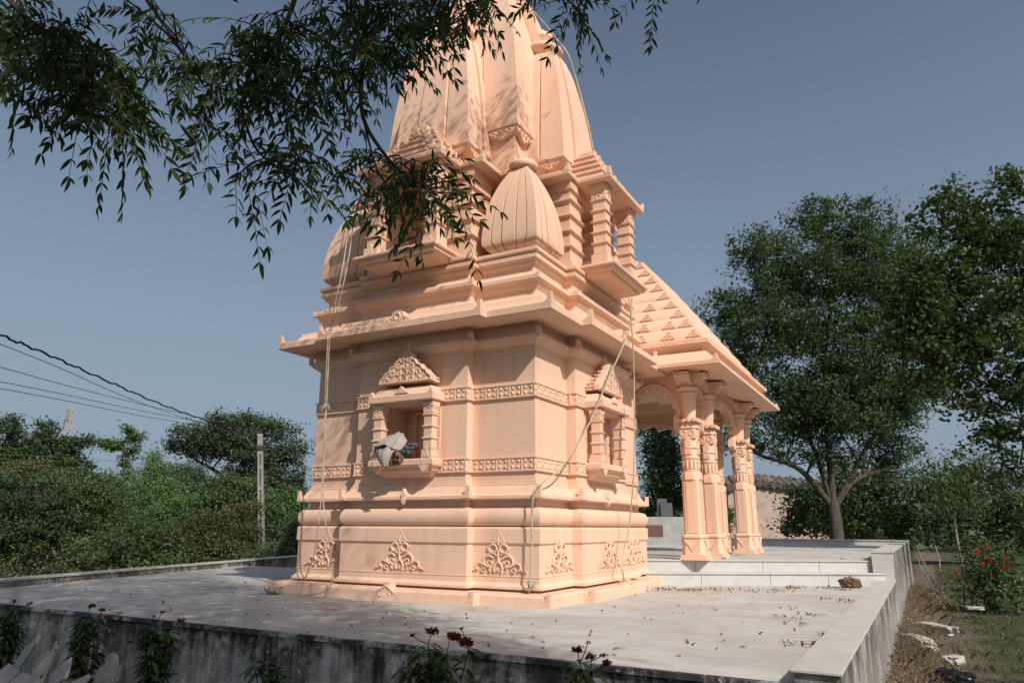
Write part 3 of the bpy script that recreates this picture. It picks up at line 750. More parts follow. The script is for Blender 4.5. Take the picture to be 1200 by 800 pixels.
for ix, iy in ((1, -1), (-1, -1), (1, 1), (-1, 1)):
    mb = MB()
    def strip(h, z, w):                          # square block whose outer corner follows the spire corner
        x1, y1 = CX+ix*h, CY+iy*h
        return [(x1-ix*w, y1-iy*w, z), (x1, y1-iy*w, z), (x1, y1, z), (x1-ix*w, y1, z)]
    rg = [strip(1.16, 6.95, 0.40), strip(1.16, 7.22, 0.40), strip(1.20, 7.25, 0.46), strip(1.20, 7.32, 0.46), strip(1.13, 7.34, 0.4), strip(1.13, 7.45, 0.4), strip(1.20, 7.52, 0.5), strip(1.33, 7.63, 0.62), strip(1.345, 7.70, 0.64), strip(1.385, 7.72, 0.67), strip(1.39, 7.8, 0.67)]
    rg += [strip(h, z, 0.67*min(1, h/1.3)) for z, h in tabm]
    mb.loft(rg); cs_ = mb.build('corner_strip', M_peach, main, 25)
for ix, iy in ((1, -1), (-1, -1), (1, 1)):
    for rot, dx, dy in ((0, ix*1.06, iy*1.33), (1, ix*1.33, iy*1.06)):
        mb = MB()
        M = Matrix.Translation((CX+dx, CY+dy, 7.66)) @ Matrix.Rotation((0 if iy < 0 else PI) if rot == 0 else ix*PI/2, 4, 'Z')
        mb.prism([(-0.3, 0.02), (0.3, 0.02), (0.22, -0.05), (0.06, -0.13), (0, -0.16), (-0.06, -0.13), (-0.22, -0.05)], -0.03, 0.05, M)
        for j in (-1.5, -0.5, 0.5, 1.5): mb.tube([(j*0.11+px, -0.035, -0.025+pz) for px, pz in arc2(0, 0, 0.035, 0, 300, 8)], 0.014, 5, M)
        mb.build('carved_end', M_peach, main, 40)

# ---- porch (mandapa)
PXC, PYC = CX, 16.45
EX, EY0, EY1 = 3.76, 13.10, 19.55
def prect(o, z): return [(PXC-EX+o, EY0+o, z), (PXC+EX-o, EY0+o, z), (PXC+EX-o, EY1-o, z), (PXC-EX+o, EY1-o, z)]
mb = MB(); mb.loft([prect(0.75, 3.985), prect(0.06, 3.925), prect(0.0, 3.935), prect(0.0, 4.0), prect(0.02, 4.015), prect(0.10, 4.065), prect(0.20, 4.15), prect(0.30, 4.245), prect(0.36, 4.275), prect(0.39, 4.28), prect(0.38, 4.32), prect(0.34, 4.37), prect(0.28, 4.405), prect(0.24, 4.41), prect(0.24, 4.425), prect(0.24, 4.49), prect(0.28, 4.51), prect(0.45, 4.53)])
peave = mb.build('porch_eave', M_peach, TEMPLE, 15)
mb = MB()
for x in (PXC+EX-0.06,):
    for y in (EY0+0.05, EY1-0.05): mb.prism([(x-0.09, 4.0), (x+0.05, 4.0), (x+0.02, 4.08), (x, 4.13), (x-0.03, 4.08)], y-0.05, y+0.05)
mb.build('corner_leaf', M_peach, peave, 0)
# stepped pyramid roof
mb = MB(); NT_ = 13
z = 4.52; tiers = []
for i in range(NT_):
    o0 = 0.34 + i*0.195; dz = 0.28 - i*0.002 if i < 8 else 0.13
    tiers.append((o0, z, dz))
    prof = [(o0, z), (o0+0.008, z+0.05), (o0+0.035, z+0.10), (o0+0.085, z+0.165), (o0+0.14, z+0.225), (o0+0.19, z+dz)]
    mb.loft([prect(o, zz) for o, zz in prof]); z += dz - 0.002
roof = mb.build('porch_roof', M_peach, TEMPLE, 50)
mb = MB(); ztop = z
mb.lathe([(0.75, ztop-0.4), (0.7, ztop), (0.5, ztop+0.1), (0.3, ztop+0.16)], (PXC, PYC), 20); amalaka(mb, PXC, PYC, ztop+0.2, 0.34, 0.18); mb.build('amalaka', M_peach, roof, 40)
def bell(M, sc=1.0):
    b = MB(); w = 0.15*sc
    b.prism([(-w, 0), (w, 0), (w*0.82, w*0.45), (w*0.6, w*0.55), (w*0.52, w*1.0), (w*0.25, w*1.15), (w*0.16, w*1.55), (-w*0.16, w*1.55), (-w*0.25, w*1.15), (-w*0.52, w*1.0), (-w*0.6, w*0.55), (-w*0.82, w*0.45)], -0.022, 0.05, M)
    for cx, cz in ((-0.62, 0.25), (0, 0.25), (0.62, 0.25), (-0.3, 0.75), (0.3, 0.75), (0, 1.2)):
        b.tube([(px, -0.026, pz) for px, pz in arc2(cx*w, cz*w, w*0.19, 20, 320, 8)], w*0.08, 5, M)
    b.prism([(-w*0.2, w*1.55), (w*0.2, w*1.55), (w*0.3, w*1.7), (-w*0.3, w*1.7)], -0.035, 0.03, M)
    return b
nb = 0
for i, (o0, zz, dz) in enumerate(tiers[:10]):
    xs = [PXC+EX-o0-0.20, PXC+2.72-0.02*i, PXC+2.16+0.01*i, PXC+1.2]
    for j, x in enumerate(xs):
        if x > PXC+EX-o0-0.05 or (j and x > xs[0]-0.3): continue
        bell(Matrix.Translation((x, EY0+o0+0.008, zz+0.03)) @ Matrix.Rotation(R(-33), 4, 'X') @ Matrix.Diagonal((1.0, 1.0, 0.82, 1.0)), 0.95).build('roof_ornament', M_peach, roof, 40)
# ceiling and beams
mb = MB(); mb.box((PXC-3.2, 13.75, 3.995), (PXC+3.2, 19.0, 4.05)); mb.build('ceiling', M_peach, TEMPLE, 0)
for i in range(5):
    for ya in (14.2+0.35*i, 18.6-0.35*i):
        mb = MB(); mb.box((PXC-2.7+0.35*i, ya, 3.93-0.001*i), (PXC+2.7-0.35*i, ya+0.06, 3.994)); mb.build('ceiling_rib', M_peach, TEMPLE, 0)
PXR, PIN = 2.91, 1.58
PYS = (13.93, 15.02, 17.95, 19.02)
def porch_pillar(x, y, z0=UZ):
    M = Matrix.Translation((x, y, 0))
    KS = 0.92
    mb = MB()
    def oct_(h, c_, z): return [(-h, -c_, z), (-c_, -h, z), (c_, -h, z), (h, -c_, z), (h, c_, z), (c_, h, z), (-c_, h, z), (-h, c_, z)]
    # chamfered shaft
    mb.loft([oct_(0.168, 0.122, 0.86), oct_(0.162, 0.118, 1.88)], M)
    for k in range(4): mb.box((-0.08, -0.175, 0.9), (0.08, -0.14, 1.84), M @ Matrix.Rotation(k*PI/2, 4, 'Z'))
    sh = mb.build('porch_pillar', M_peach, TEMPLE, 0)
    mb = MB()
    for q, za, zb in ((0.245, z0, z0+0.05), (0.225, z0+0.05, z0+0.10)): mb.box((-q, -q, za), (q, q, zb), M)
    mb.loft([oct_(0.22, 0.14, z0+0.10), oct_(0.205, 0.135, z0+0.36), oct_(0.20, 0.13, z0+0.38), oct_(0.222, 0.145, z0+0.40), oct_(0.222, 0.145, z0+0.43), oct_(0.18, 0.13, z0+0.46)], M)
    for k in range(4):
        Mk2 = M @ Matrix.Rotation(k*PI/2, 4, 'Z')
        mb.tube([(-0.15, -0.214, z0+0.36), (-0.06, -0.216, z0+0.26), (0, -0.217, z0+0.16), (0.06, -0.216, z0+0.26), (0.15, -0.214, z0+0.36)], 0.013, 5, Mk2)
    mb.build('base', M_peach, sh, 0)
    mb = MB()
    mb.loft([oct_(0.185, 0.08, 1.88), oct_(0.185, 0.08, 2.0), oct_(0.17, 0.07, 2.03)], M)
    mb.lathe([(0.14, 2.0), (0.165, 2.05), (0.14, 2.07), (0.15, 2.08), (0.155, 2.26), (0.172, 2.28), (0.175, 2.31), (0.15, 2.33)], (x, y), 24)
    for i in range(14):
        a = 2*PI*i/14; mb.tube([(x+0.152*math.cos(a), y+0.152*math.sin(a), 2.09), (x+0.163*math.cos(a), y+0.163*math.sin(a), 2.18), (x+0.152*math.cos(a), y+0.152*math.sin(a), 2.26)], 0.018, 5)
    mb.lathe([(0.155, 2.33), (0.155, 2.46), (0.18, 2.475), (0.18, 2.50), (0.155, 2.515), (0.155, 2.66)], (x, y), 24)
    for k in range(4): mb.box((-0.06, -0.172, 2.36), (0.06, -0.14, 2.62), M @ Matrix.Rotation(k*PI/2, 4, 'Z'))
    mb.box((-0.152, -0.152, 2.66), (0.152, 0.152, 2.86), M)
    for k in range(4):
        for j in (-0.078, 0.078): mb.tube([(j+px, -0.152, 2.76+pz) for px, pz in arc2(0, 0, 0.05, 0, 360, 10)], 0.012, 5, M @ Matrix.Rotation(k*PI/2, 4, 'Z'))
    mb.loft([oct_(0.175, 0.12, 2.86), oct_(0.15, 0.10, 2.95), oct_(0.13, 0.085, 2.985)], M)
    mb.box((-0.21, -0.21, 2.99), (0.21, 0.21, 3.03), M)
    for k in range(4):
        for j in (-0.16, -0.055, 0.055, 0.16): mb.box((j-0.025, -0.222, 2.97), (j+0.025, -0.18, 3.04), M @ Matrix.Rotation(k*PI/2, 4, 'Z'))
    mb.build('carved_collar', M_peach, sh, 30)
    mb = MB()
    mb.lathe([(0.135, 3.03), (0.15, 3.2), (0.165, 3.52), (0.19, 3.545), (0.165, 3.56), (0.165, 3.58), (0.20, 3.60), (0.225, 3.63), (0.225, 3.66), (0.18, 3.69), (0.17, 3.70)], (x, y), 24)
    for k in range(4):
        e_ = 0.0015*(k % 2)
        mb.prism([(0.0, 3.69+e_), (0.17, 3.69+e_), (0.185, 3.705), (0.20, 3.735), (0.235, 3.75), (0.29, 3.752), (0.305, 3.77), (0.315, 3.805), (0.345, 3.835), (0.40, 3.84), (0.415, 3.86), (0.42, 3.925-e_), (0.0, 3.925-e_)], -0.145-e_, 0.145+e_, M @ Matrix.Rotation(k*PI/2, 4, 'Z'))
        mb.box((0.18, -0.05, 3.70), (0.27, 0.05, 3.76), M @ Matrix.Rotation(k*PI/2, 4, 'Z'))
    mb.build('capital', M_peach, sh, 30)
pil = []
for ys_ in PYS:
    for s_ in (-1, 1): pil.append((PXC+s_*PXR+(0.07 if ys_ in PYS[1:3] and s_ > 0 else 0), ys_))
for ys_ in (PYS[0], PYS[3]):
    for s_ in (-1, 1): pil.append((PXC+s_*(PIN if ys_ < 16 else 2.18), ys_))
for x, y in pil: porch_pillar(x, y)
mb = MB()
for y in (PYS[0], PYS[3]): mb.box((PXC-3.2, y-0.13, 3.90), (PXC+3.2, y+0.13, 3.992))
for s_ in (-1, 1): mb.box((PXC+s_*PXR-0.125, 13.7, 3.901), (PXC+s_*PXR+0.125, 19.2, 3.991))
mb.build('beam', M_peach, TEMPLE, 0)
def scallop(a, b, ztop, zspring, zlow, nc, thick=0.13):
    a = Vector(a); b = Vector(b); d = (b-a); Lh = d.length; d.normalize(); n_ = Vector((-d.y, d.x, 0)); mid = (a+b)/2
    M = Matrix.Translation(mid) @ Matrix(((d.x, n_.x, 0, 0), (d.y, n_.y, 0, 0), (0, 0, 1, 0), (0, 0, 0, 1)))
    mb = MB(); rx = Lh/2-0.05; rz = ztop-zspring-0.16; N = nc*8
    inner, outer = [], []
    for i in range(N+1):
        th = PI*i/N; q = 0.80+0.13*abs(math.sin(nc*th))
        x_, z_ = -rx*q*math.cos(th), zspring+rz*q*math.sin(th)
        inner.append((x_, z_))
        X = -Lh/2*math.cos(th)*1.4; Z = zspring+(ztop-zspring)*min(1, math.sin(th)*1.4)
        outer.append((max(-Lh/2, min(Lh/2, X)), Z))
    inner = [(-rx*0.86, zlow), (-rx*0.78, zlow+0.06)] + inner + [(rx*0.78, zlow+0.06), (rx*0.86, zlow)]
    outer = [(-Lh/2, zlow), (-Lh/2, zlow+0.06)] + outer + [(Lh/2, zlow+0.06), (Lh/2, zlow)]
    m = len(inner); t2 = thick/2
    vs = []
    for (x_, z_), (X, Z) in zip(inner, outer): vs += [(x_, -t2, z_), (x_, t2, z_), (X, -t2, Z), (X, t2, Z)]
    fs = []
    for i in range(m-1):
        k, j = 4*i, 4*(i+1)
        fs += [(k, j, j+2, k+2), (k+1, k+3, j+3, j+1), (k, k+1, j+1, j), (k+2, j+2, j+3, k+3)]
    fs += [(0, 2, 3, 1), (4*m-4, 4*m-3, 4*m-1, 4*m-2)]
    mb.add(vs, fs, M)
    rim = [(x_*1.13, z_+(0.03 if z_ > zspring else 0)) for x_, z_ in [(-rx*0.93*math.cos(PI*i/24), zspring+rz*0.97*math.sin(PI*i/24)) for i in range(25)]]
    mb.tube([(x_, -t2-0.005, z_) for x_, z_ in rim], 0.03, 6, M); mb.tube([(x_, t2+0.005, z_) for x_, z_ in rim], 0.03, 6, M)
    return mb.build('scalloped_arch', M_peach, TEMPLE, 20)
yA = PYS[0]
scallop((PXC+PIN+0.12, yA, 0), (PXC+PXR-0.13, yA, 0), 3.93, 3.1, 2.80, 9)
scallop((PXC+2.18+0.12, PYS[3], 0), (PXC+PXR-0.13, PYS[3], 0), 3.90, 3.38, 2.85, 7)
for s_ in (1, -1):
    X = PXC+s_*PXR
    scallop((X, PYS[0]+0.13, 0), (X, PYS[1]-0.13, 0), 3.90, 3.38, 2.85, 7)
    scallop((X, PYS[1]+0.14, 0), (X, PYS[2]-0.14, 0), 3.90, 3.05, 2.80, 11)
    scallop((X, PYS[2]+0.13, 0), (X, PYS[3]-0.13, 0), 3.90, 3.38, 2.85, 7)
scallop((PXC-2.06, PYS[3], 0), (PXC+2.06, PYS[3], 0), 3.90, 2.9, 2.7, 11)

# ------------------------------------------------------------------ bundle in the front niche
def blob(mb, c, r, seed, sub=3, amp=0.25, fr=2.0):
    bm = bmesh.new(); bmesh.ops.create_icosphere(bm, subdivisions=sub, radius=1)
    for v in bm.verts:
        d = v.co.normalized(); q = 1+amp*mnoise.noise(d*fr+Vector((seed, seed*2, 0)))+amp*0.5*mnoise.noise(d*fr*2.7+Vector((seed, 0, 5)))
        v.co = Vector((d.x*r[0]*q, d.y*r[1]*q, d.z*r[2]*q))
    vs = [tuple(v.co+Vector(c)) for v in bm.verts]; fs = [tuple(v.index for v in f.verts) for f in bm.faces]; bm.free()
    mb.add(vs, fs)
t = thing('cloth_bundle', (CX-0.2, CY-A0-PB-0.2, 1.955), 'dusty grey cloth sack bundle with brown rags lying on the front niche sill', 'cloth bundle')
b0 = Vector((CX-0.12, CY-A0-PB-0.20, 2.05))
def sheet_fold(pts, rows, mat, name, seed):
    # cloth lofted across rows with crinkles, given thickness by a solidify modifier
    V = []; nu = 26
    for j, row in enumerate(rows):
        for i in range(nu):
            s_ = i/(nu-1)*(len(row)-1); k = min(int(s_), len(row)-2); f = s_-k
            p = Vector(row[k])*(1-f)+Vector(row[k+1])*f
            cr = 0.045*mnoise.noise(Vector((p.x*8+seed, p.z*8, p.y*8)))+0.03*mnoise.noise(Vector((p.x*21+seed, p.z*21, 3)))
            V.append(b0+p*1.12+Vector((cr*0.6, -abs(cr)*1.2, cr)))
    n = len(rows); F = [(j*nu+i, j*nu+i+1, (j+1)*nu+i+1, (j+1)*nu+i) for j in range(n-1) for i in range(nu-1)]
    o = fast(name, V, F, mat, t, True); md = o.modifiers.new('s', 'SOLIDIFY'); md.thickness = 0.012
    md = o.modifiers.new('ss', 'SUBSURF'); md.levels = 1; md.render_levels = 1
    return o
sheet_fold(None, [[(-0.30,0.05,-0.10),(-0.28,-0.10,0.02),(-0.22,-0.16,0.08),(-0.05,-0.17,0.10),(0.10,-0.16,0.06),(0.18,-0.12,0.0)],
    [(-0.28,0.06,0.0),(-0.24,-0.02,0.12),(-0.15,-0.05,0.20),(0.0,-0.05,0.22),(0.12,-0.04,0.20),(0.20,-0.03,0.09)],
    [(-0.24,0.12,0.10),(-0.18,0.06,0.20),(-0.08,0.04,0.27),(0.04,0.04,0.29),(0.11,0.05,0.27),(0.18,0.05,0.16)]], M_sack, 'sack', 1.0)
sheet_fold(None, [[(-0.20,-0.13,0.04),(-0.08,-0.19,0.06),(0.05,-0.20,0.06),(0.16,-0.18,0.02)],
    [(-0.16,-0.17,-0.05),(-0.04,-0.25,-0.04),(0.04,-0.27,-0.05),(0.12,-0.25,-0.08)],
    [(-0.08,-0.18,-0.13),(0.0,-0.24,-0.16),(0.06,-0.26,-0.20),(0.12,-0.24,-0.22)]], M_sack, 'sack_flap', 4.0)
mb = MB()
for i in range(16):
    blob(mb, b0+Vector((0.14+random.uniform(-0.09, 0.10), -0.17+random.uniform(-0.07, 0.06), -0.10+random.uniform(-0.06, 0.10))), (random.uniform(.03,.06), random.uniform(.02,.04), random.uniform(.03,.05)), i*1.7, 2, 0.7)
mb.build('rag', M_rag, t, 60)
mb = MB()
for i in range(9):
    blob(mb, b0+Vector((0.28+random.uniform(-0.08, 0.10), -0.02+random.uniform(-0.06, 0.06), 0.03+random.uniform(-0.07, 0.10))), (random.uniform(.04,.08), .04, random.uniform(.03,.06)), i*2.3, 2, 0.6)
mb.build('rag', M_steelgrey, t, 60)
mb = MB(); blob(mb, b0+Vector((-0.03, 0.0, 0.02)), (0.22, 0.11, 0.13), 9, 3, 0.3); mb.build('filling', M_rag, t, 60)

# ------------------------------------------------------------------ ropes
def catmull(pts, n=8):
    pts = [Vector(p) for p in pts]; out = []
    for i in range(len(pts)-1):
        p0, p1, p2, p3 = pts[max(i-1, 0)], pts[i], pts[i+1], pts[min(i+2, len(pts)-1)]
        for k in range(n):
            t_ = k/n
            out.append(0.5*((2*p1)+(p2-p0)*t_+(2*p0-5*p1+4*p2-p3)*t_*t_+(3*p1-p0-3*p2+p3)*t_**3))
    return out+[pts[-1]]
def rope(pts, rad, label, name='rope', n=8, mat=None, extra=None, grp=None):
    pts = catmull(pts, n)
    base = min(pts, key=lambda p: p.z)
    t = thing(name, base, label, 'rope', grp)
    mb = MB(); mb.tube(pts, rad, 6)
    mb.build('strand', mat or M_rope, t, 60)
    if extra is not None:
        mb = MB(); extra(mb); mb.build('knot', mat or M_rope, t, 60)
    return t
yp = CY-A0-PB-0.53
def frayed(c, r):
    def f(mb):
        c_ = Vector(c)
        blob(mb, c_, (r*0.7, r*0.6, r), 3, 2, 0.5)
        for i in range(26):
            d = Vector((random.gauss(0, 1), random.gauss(0, 1), random.gauss(-0.4, 0.8))).normalized()
            mb.tube([c_, c_+d*r*1.1, c_+d*r*1.7+Vector((0, 0, -0.02))], [0.006, 0.005, 0.002], 4)
    return f
rope([Py(412,238,9.05), Py(403,305,8.25), Py(392,360,8.25), Py(386,388,yp+.1), Py(384,400,yp), Py(381,470,yp), Py(378,560,yp), Py(370,640,yp), Py(362,665,yp), Py(353,690,8.3), Py(345,696,8.2)], 0.009,
     'pale rope hanging down the left front of the temple, ending near the ground coil', extra=frayed(Py(381,476,yp), 0.05), grp='pale ropes hanging on the temple')
rope([Py(417,236,9.05), Py(409,300,8.25), Py(396,360,8.25), Py(388,388,yp+.1), Py(386,402,yp+.01), Py(383,470,yp), Py(379,560,yp), Py(380,600,yp), Py(388,650,yp), Py(390,672,yp), Py(384,690,8.22), Py(360,697,8.1), Py(325,694,7.95)], 0.009,
     'pale rope looping beside the leftmost plinth carving', grp='pale ropes hanging on the temple')
rope([Px(737,349,-3.86), Px(740,380,-3.86), Px(743,440,-3.90), Px(743,540,-3.95), Px(738,610,-4.1), Px(731,645,-4.15), Px(730,672,-4.12), Pz(738,692,0.02), Pz(752,691,0.02), Pz(762,690,0.02)], 0.011,
     'pale rope hanging straight from the right balcony to the pavement', extra=frayed(Pz(757,690,0.03), 0.06), grp='pale ropes hanging on the temple')
rope([Px(741,349,-3.86), Px(738,380,-3.88), Px(728,410,-3.95), Px(712,445,-4.1), Px(690,497,-4.25), Px(660,545,-4.4), Py(640,562,8.95), Py(628,572,8.80), Py(624,590,8.78), Py(623,640,8.80), Py(622,678,8.76)], 0.012,
     'pale rope slung diagonally across the right wall and down the near corner', extra=frayed(Py(622,684,8.75), 0.055), grp='pale ropes hanging on the temple')
hsx = CX+1.2
rope([(hsx+0.79, CY+0.74, 7.3), (hsx+0.76, CY+0.70, 7.8), (hsx+0.70, CY+0.62, 8.4), (hsx+0.61, CY+0.52, 9.0), (hsx+0.50, CY+0.42, 9.6), (hsx+0.43, CY+0.22, 10.02), (CX+1.30, CY+0.40, 10.6), (CX+0.98, CY+0.45, 11.15), (CX+0.62, CY+0.36, 11.7), (CX+0.42, CY+0.2, 11.95)], 0.016, 'greenish rope lying along the right side of the spire', grp='pale ropes hanging on the temple')
# loose coil at the left corner
t = thing('rope_coil', Pz(320, 693, 0.0), 'small frayed rope coil on the pavement left of the plinth corner', 'rope')
mb = MB(); c0 = Pz(321, 693, 0.035)
for i in range(7):
    r = 0.05+0.015*i; pts = [c0+Vector((r*math.cos(a)*1.1, r*math.sin(a), 0.03*math.sin(a*2+i)+0.006*i)) for a in np.linspace(i, i+5.6, 14)]
    mb.tube(pts, 0.012, 5)
mb.build('coil', M_rope, t, 60)
mb = MB(); frayed(c0+Vector((-0.08, 0, 0.01)), 0.05)(mb); mb.build('frayed_end', M_rope, t, 60)

# ------------------------------------------------------------------ vegetation tools
def unit(n):
    d = rng.normal(size=(n, 3)); return d/np.linalg.norm(d, axis=1)[:, None]
def leaf_quads(C, size, aspect=0.45, droop=0.3, up=0.5):
    n = len(C); d = unit(n); d[:, 2] = d[:, 2]*0.6-droop; d /= np.linalg.norm(d, axis=1)[:, None]
    nn = unit(n); nn[:, 2] = np.abs(nn[:, 2])+up
    s_ = np.cross(d, nn); s_ /= np.linalg.norm(s_, axis=1)[:, None]+1e-9
    nn = np.cross(s_, d)
    L = (size*rng.uniform(0.65, 1.3, n))[:, None] if np.isscalar(size) else size[:, None]
    b = C-d*L*0.5; tip = C+d*L*0.5; mid = C-d*L*0.05
    l = mid+s_*L*aspect*0.5+nn*L*0.10; r = mid-s_*L*aspect*0.5+nn*L*0.10
    V = np.stack([b, l, tip, r], 1).reshape(-1, 3); F = np.arange(4*n).reshape(n, 4)
    return V, F
def lobes_clumps(lobes, n, shell=0.45):
    vol = np.array([l[3]*l[4]*l[5] for l in lobes])**0.75; pr = vol/vol.sum()
    idx = rng.choice(len(lobes), n, p=pr); Lb = np.array(lobes)[idx]
    rr = rng.uniform(0, 1, n)**shell
    return Lb[:, :3]+unit(n)*rr[:, None]*Lb[:, 3:6], idx
def make_tree(name, base, lobes, label, mat, nclump=260, nleaf=45, leaf=0.2, clump=0.5, trunk_r=0.2, bark=None, group=None, cat='tree', fork=0.35, aspect=0.45, limbs=14, parts=('trunk', 'crown'), shell=0.45, lean=None):
    t = thing(name, base, label, cat, group)
    C, idx = lobes_clumps(lobes, nclump, shell)
    cs = clump*rng.uniform(0.5, 1.3, nclump)
    off = rng.normal(size=(nclump, nleaf, 3))*cs[:, None, None]*np.array([0.55, 0.55, 0.38])
    pts = (C[:, None, :]+off).reshape(-1, 3)
    V, F = leaf_quads(pts, leaf, aspect)
    fast(parts[1], V, F, mat, t)
    if trunk_r > 0:
        mb = MB(); B = Vector(base); ctr = Vector(np.mean(np.array(lobes)[:, :3], axis=0))
        top = B+(ctr-B)*fork
        if lean is not None: top = Vector(lean)
        mid = (B+top)/2+Vector((random.uniform(-.2,.2)*trunk_r*3, random.uniform(-.2,.2)*trunk_r*3, 0))
        mb.tube(catmull([B+Vector((0,0,-0.2)), mid, top], 5), list(np.linspace(trunk_r*1.25, trunk_r*0.8, 11)), 9)
        Lc = [Vector(l[:3]) for l in lobes]
        nm = min(5, len(Lc)); mains = []; chosen = []
        cand = sorted(Lc, key=lambda q: -(q-top).length)
        for q in cand:
            if all((q-c_).length > (cand[0]-top).length*0.45 for c_ in chosen): chosen.append(q)
            if len(chosen) == nm: break
        nodes = []
        for e in chosen:
            m1 = top.lerp(e, 0.4)+Vector((random.uniform(-1,1), random.uniform(-1,1), random.uniform(0.3,1.0)))*(e-top).length*0.10
            m2 = top.lerp(e, 0.75)+Vector((random.uniform(-1,1), random.uniform(-1,1), random.uniform(0,0.8)))*(e-top).length*0.08
            r0 = trunk_r*random.uniform(0.42, 0.62)
            pts = catmull([top-Vector((0,0,trunk_r)), m1, m2, e], 6); rr = list(np.linspace(r0, r0*0.18, len(pts)))
            mb.tube(pts, rr, 7); nodes += list(zip(pts[4:], rr[4:]))
        for i in range(limbs*3):
            e = Lc[i] if i < len(Lc) else Vector(C[rng.integers(nclump)])
            st, r0 = min(random.sample(nodes, min(len(nodes), 14)), key=lambda w: (w[0]-e).length+0.8*max(0, w[0].z-e.z))
            if (e-st).length < 0.3: continue
            m1 = st.lerp(e, 0.5)+Vector((random.gauss(0,1), random.gauss(0,1), random.gauss(0.4,0.8)))*(e-st).length*0.10
            r0 = min(r0*0.6, trunk_r*0.2); pts = catmull([st, m1, e], 4)
            mb.tube(pts, list(np.linspace(r0, r0*0.25, len(pts))), 5)
        mb.build(parts[0], bark or M_bark, t, 60)
    return t
def plobes(D, arr, dr=1.0, kk=1.0):                       # lobes given where they are seen, with real sizes
    out = []
    for q in arr:
        u, v, ru, rv = q[:4]; dd = q[4] if len(q) > 4 else 0
        c_ = P(u, v, D+dd); k = (c_-EYE).length/FPX*0.98*kk
        out.append((c_.x, c_.y, c_.z, ru*k, ru*k*dr, rv*k))
    return out
def gpt(u, D):
    p = P(u, 640, D); return (p.x, p.y, GZ-0.05)

# trees to the right
make_tree('broad_tree', gpt(978, 35), plobes(35, [(1000,268,42,30),(955,262,30,26),(890,300,36,28),(935,315,50,34),(850,362,34,22),(990,330,60,40),(1040,320,40,50),(905,385,55,34),(975,400,70,40),(1045,400,45,40),(880,440,40,26),(945,460,50,26),(1020,465,50,28),(1060,470,25,30),(870,490,26,26),(1040,520,30,18,2),(900,520,24,16),(850,450,26,20),(935,500,36,16),(1000,500,40,18),(1055,545,26,14,2),(960,535,22,12),(860,515,18,14),(1080,300,26,24),(1085,380,24,40),(1085,440,22,30),(905,345,40,30),(1000,450,50,30),(860,400,30,26),(975,490,50,24),(930,475,40,24),(1030,495,36,22),(985,530,30,14),(915,535,18,10)], 1.0, 1.1),
    'tall dark tree with forked trunk behind the right end of the porch', L_dark, 1700, 60, 0.2, 0.58, 0.30, limbs=30, fork=0.24, lean=tuple(P(976, 588, 35)))
make_tree('broad_tree', gpt(1245, 20), plobes(20, [(1130,262,52,32),(1110,232,16,14),(1185,225,30,22),(1165,290,50,34),(1095,318,45,24),(1195,330,50,60),(1130,350,62,34),(1075,362,35,18),(1150,410,60,40),(1105,400,38,26),(1190,470,35,50),(1140,465,26,26),(1195,545,20,30),(1090,445,26,26),(1060,395,22,20),(1165,510,24,20),(1085,400,34,42),(1072,345,34,34),(1100,455,26,26)]),
    'large broad leaved tree reaching in from the right edge of the picture', L_big, 620, 44, 0.16, 0.36, 0.25, limbs=26, fork=0.5, aspect=0.6, lean=tuple(P(1262, 330, 20)))
make_tree('leafy_tree', gpt(1140, 40), plobes(40, [(1130,560,40,30),(1160,590,50,40),(1110,600,36,34),(1185,620,40,40),(1090,570,22,18)]),
    'shadowy bushy tree low at the right behind the sapling', L_dark, 260, 45, 0.28, 0.8, 0.2)
make_tree('leafy_tree', gpt(1010, 44), plobes(44, [(960,585,36,26),(1000,575,40,36),(1045,590,34,34),(985,615,50,20),(940,610,22,18)]),
    'dark green bushy tree around the base of the forked tree', L_dark, 260, 45, 0.3, 0.8, 0.2)
make_tree('leafy_tree', gpt(780, 40), plobes(40, [(780,530,26,22),(775,565,24,24),(790,590,16,14),(770,500,20,18),(760,600,16,16)]),
    'dark tree seen between shrine wall and first porch pillar', L_dark, 220, 45, 0.24, 0.7, 0.18)
make_tree('leafy_tree', gpt(800, 60), plobes(60, [(790,615,16,10),(820,612,14,10),(770,618,14,10),(845,606,14,12)]),
    'distant low shrub mass seen between the porch pillars', L_grey, 90, 40, 0.35, 0.9, 0.12)
# trees to the left
make_tree('umbrella_tree', gpt(295, 42), plobes(42, [(280,495,36,9),(240,508,34,9),(322,505,28,12),(212,521,18,7),(268,518,40,9),(340,528,18,16),(240,530,26,6),(300,532,36,14),(345,565,14,24),(325,560,24,20),(290,556,26,12),(335,592,20,24)]),
    'wide spreading umbrella shaped tree behind the utility pole', L_grey, 520, 50, 0.21, 0.55, 0.28, limbs=26, fork=0.5)
make_tree('slender_tree', gpt(148, 36), plobes(36, [(151,505,6,8),(155,516,8,6),(136,522,12,5),(155,528,7,8),(124,519,6,3),(147,541,6,9),(162,512,5,4),(150,556,8,8)]),
    'thin young tree standing up above the left bushes', L_bright, 80, 40, 0.17, 0.26, 0.07, limbs=12, fork=0.6)
make_tree('dark_tree', gpt(62, 40), plobes(40, [(57,500,9,8),(50,512,14,7),(68,518,16,7),(98,517,12,4),(86,526,16,6),(40,526,14,8),(62,535,26,9),(82,548,22,10),(50,552,24,12)]),
    'dark ragged tree in front of the telecom tower', L_dark, 230, 48, 0.2, 0.42, 0.16, limbs=16)
make_tree('dark_tree', gpt(6, 36), plobes(36, [(4,497,14,9),(20,507,10,5),(30,516,6,4),(-10,520,30,20),(15,535,22,12),(5,560,30,20)]),
    'dark tree cut off by the left edge of the picture', L_dark, 210, 48, 0.2, 0.44, 0.16, limbs=12)
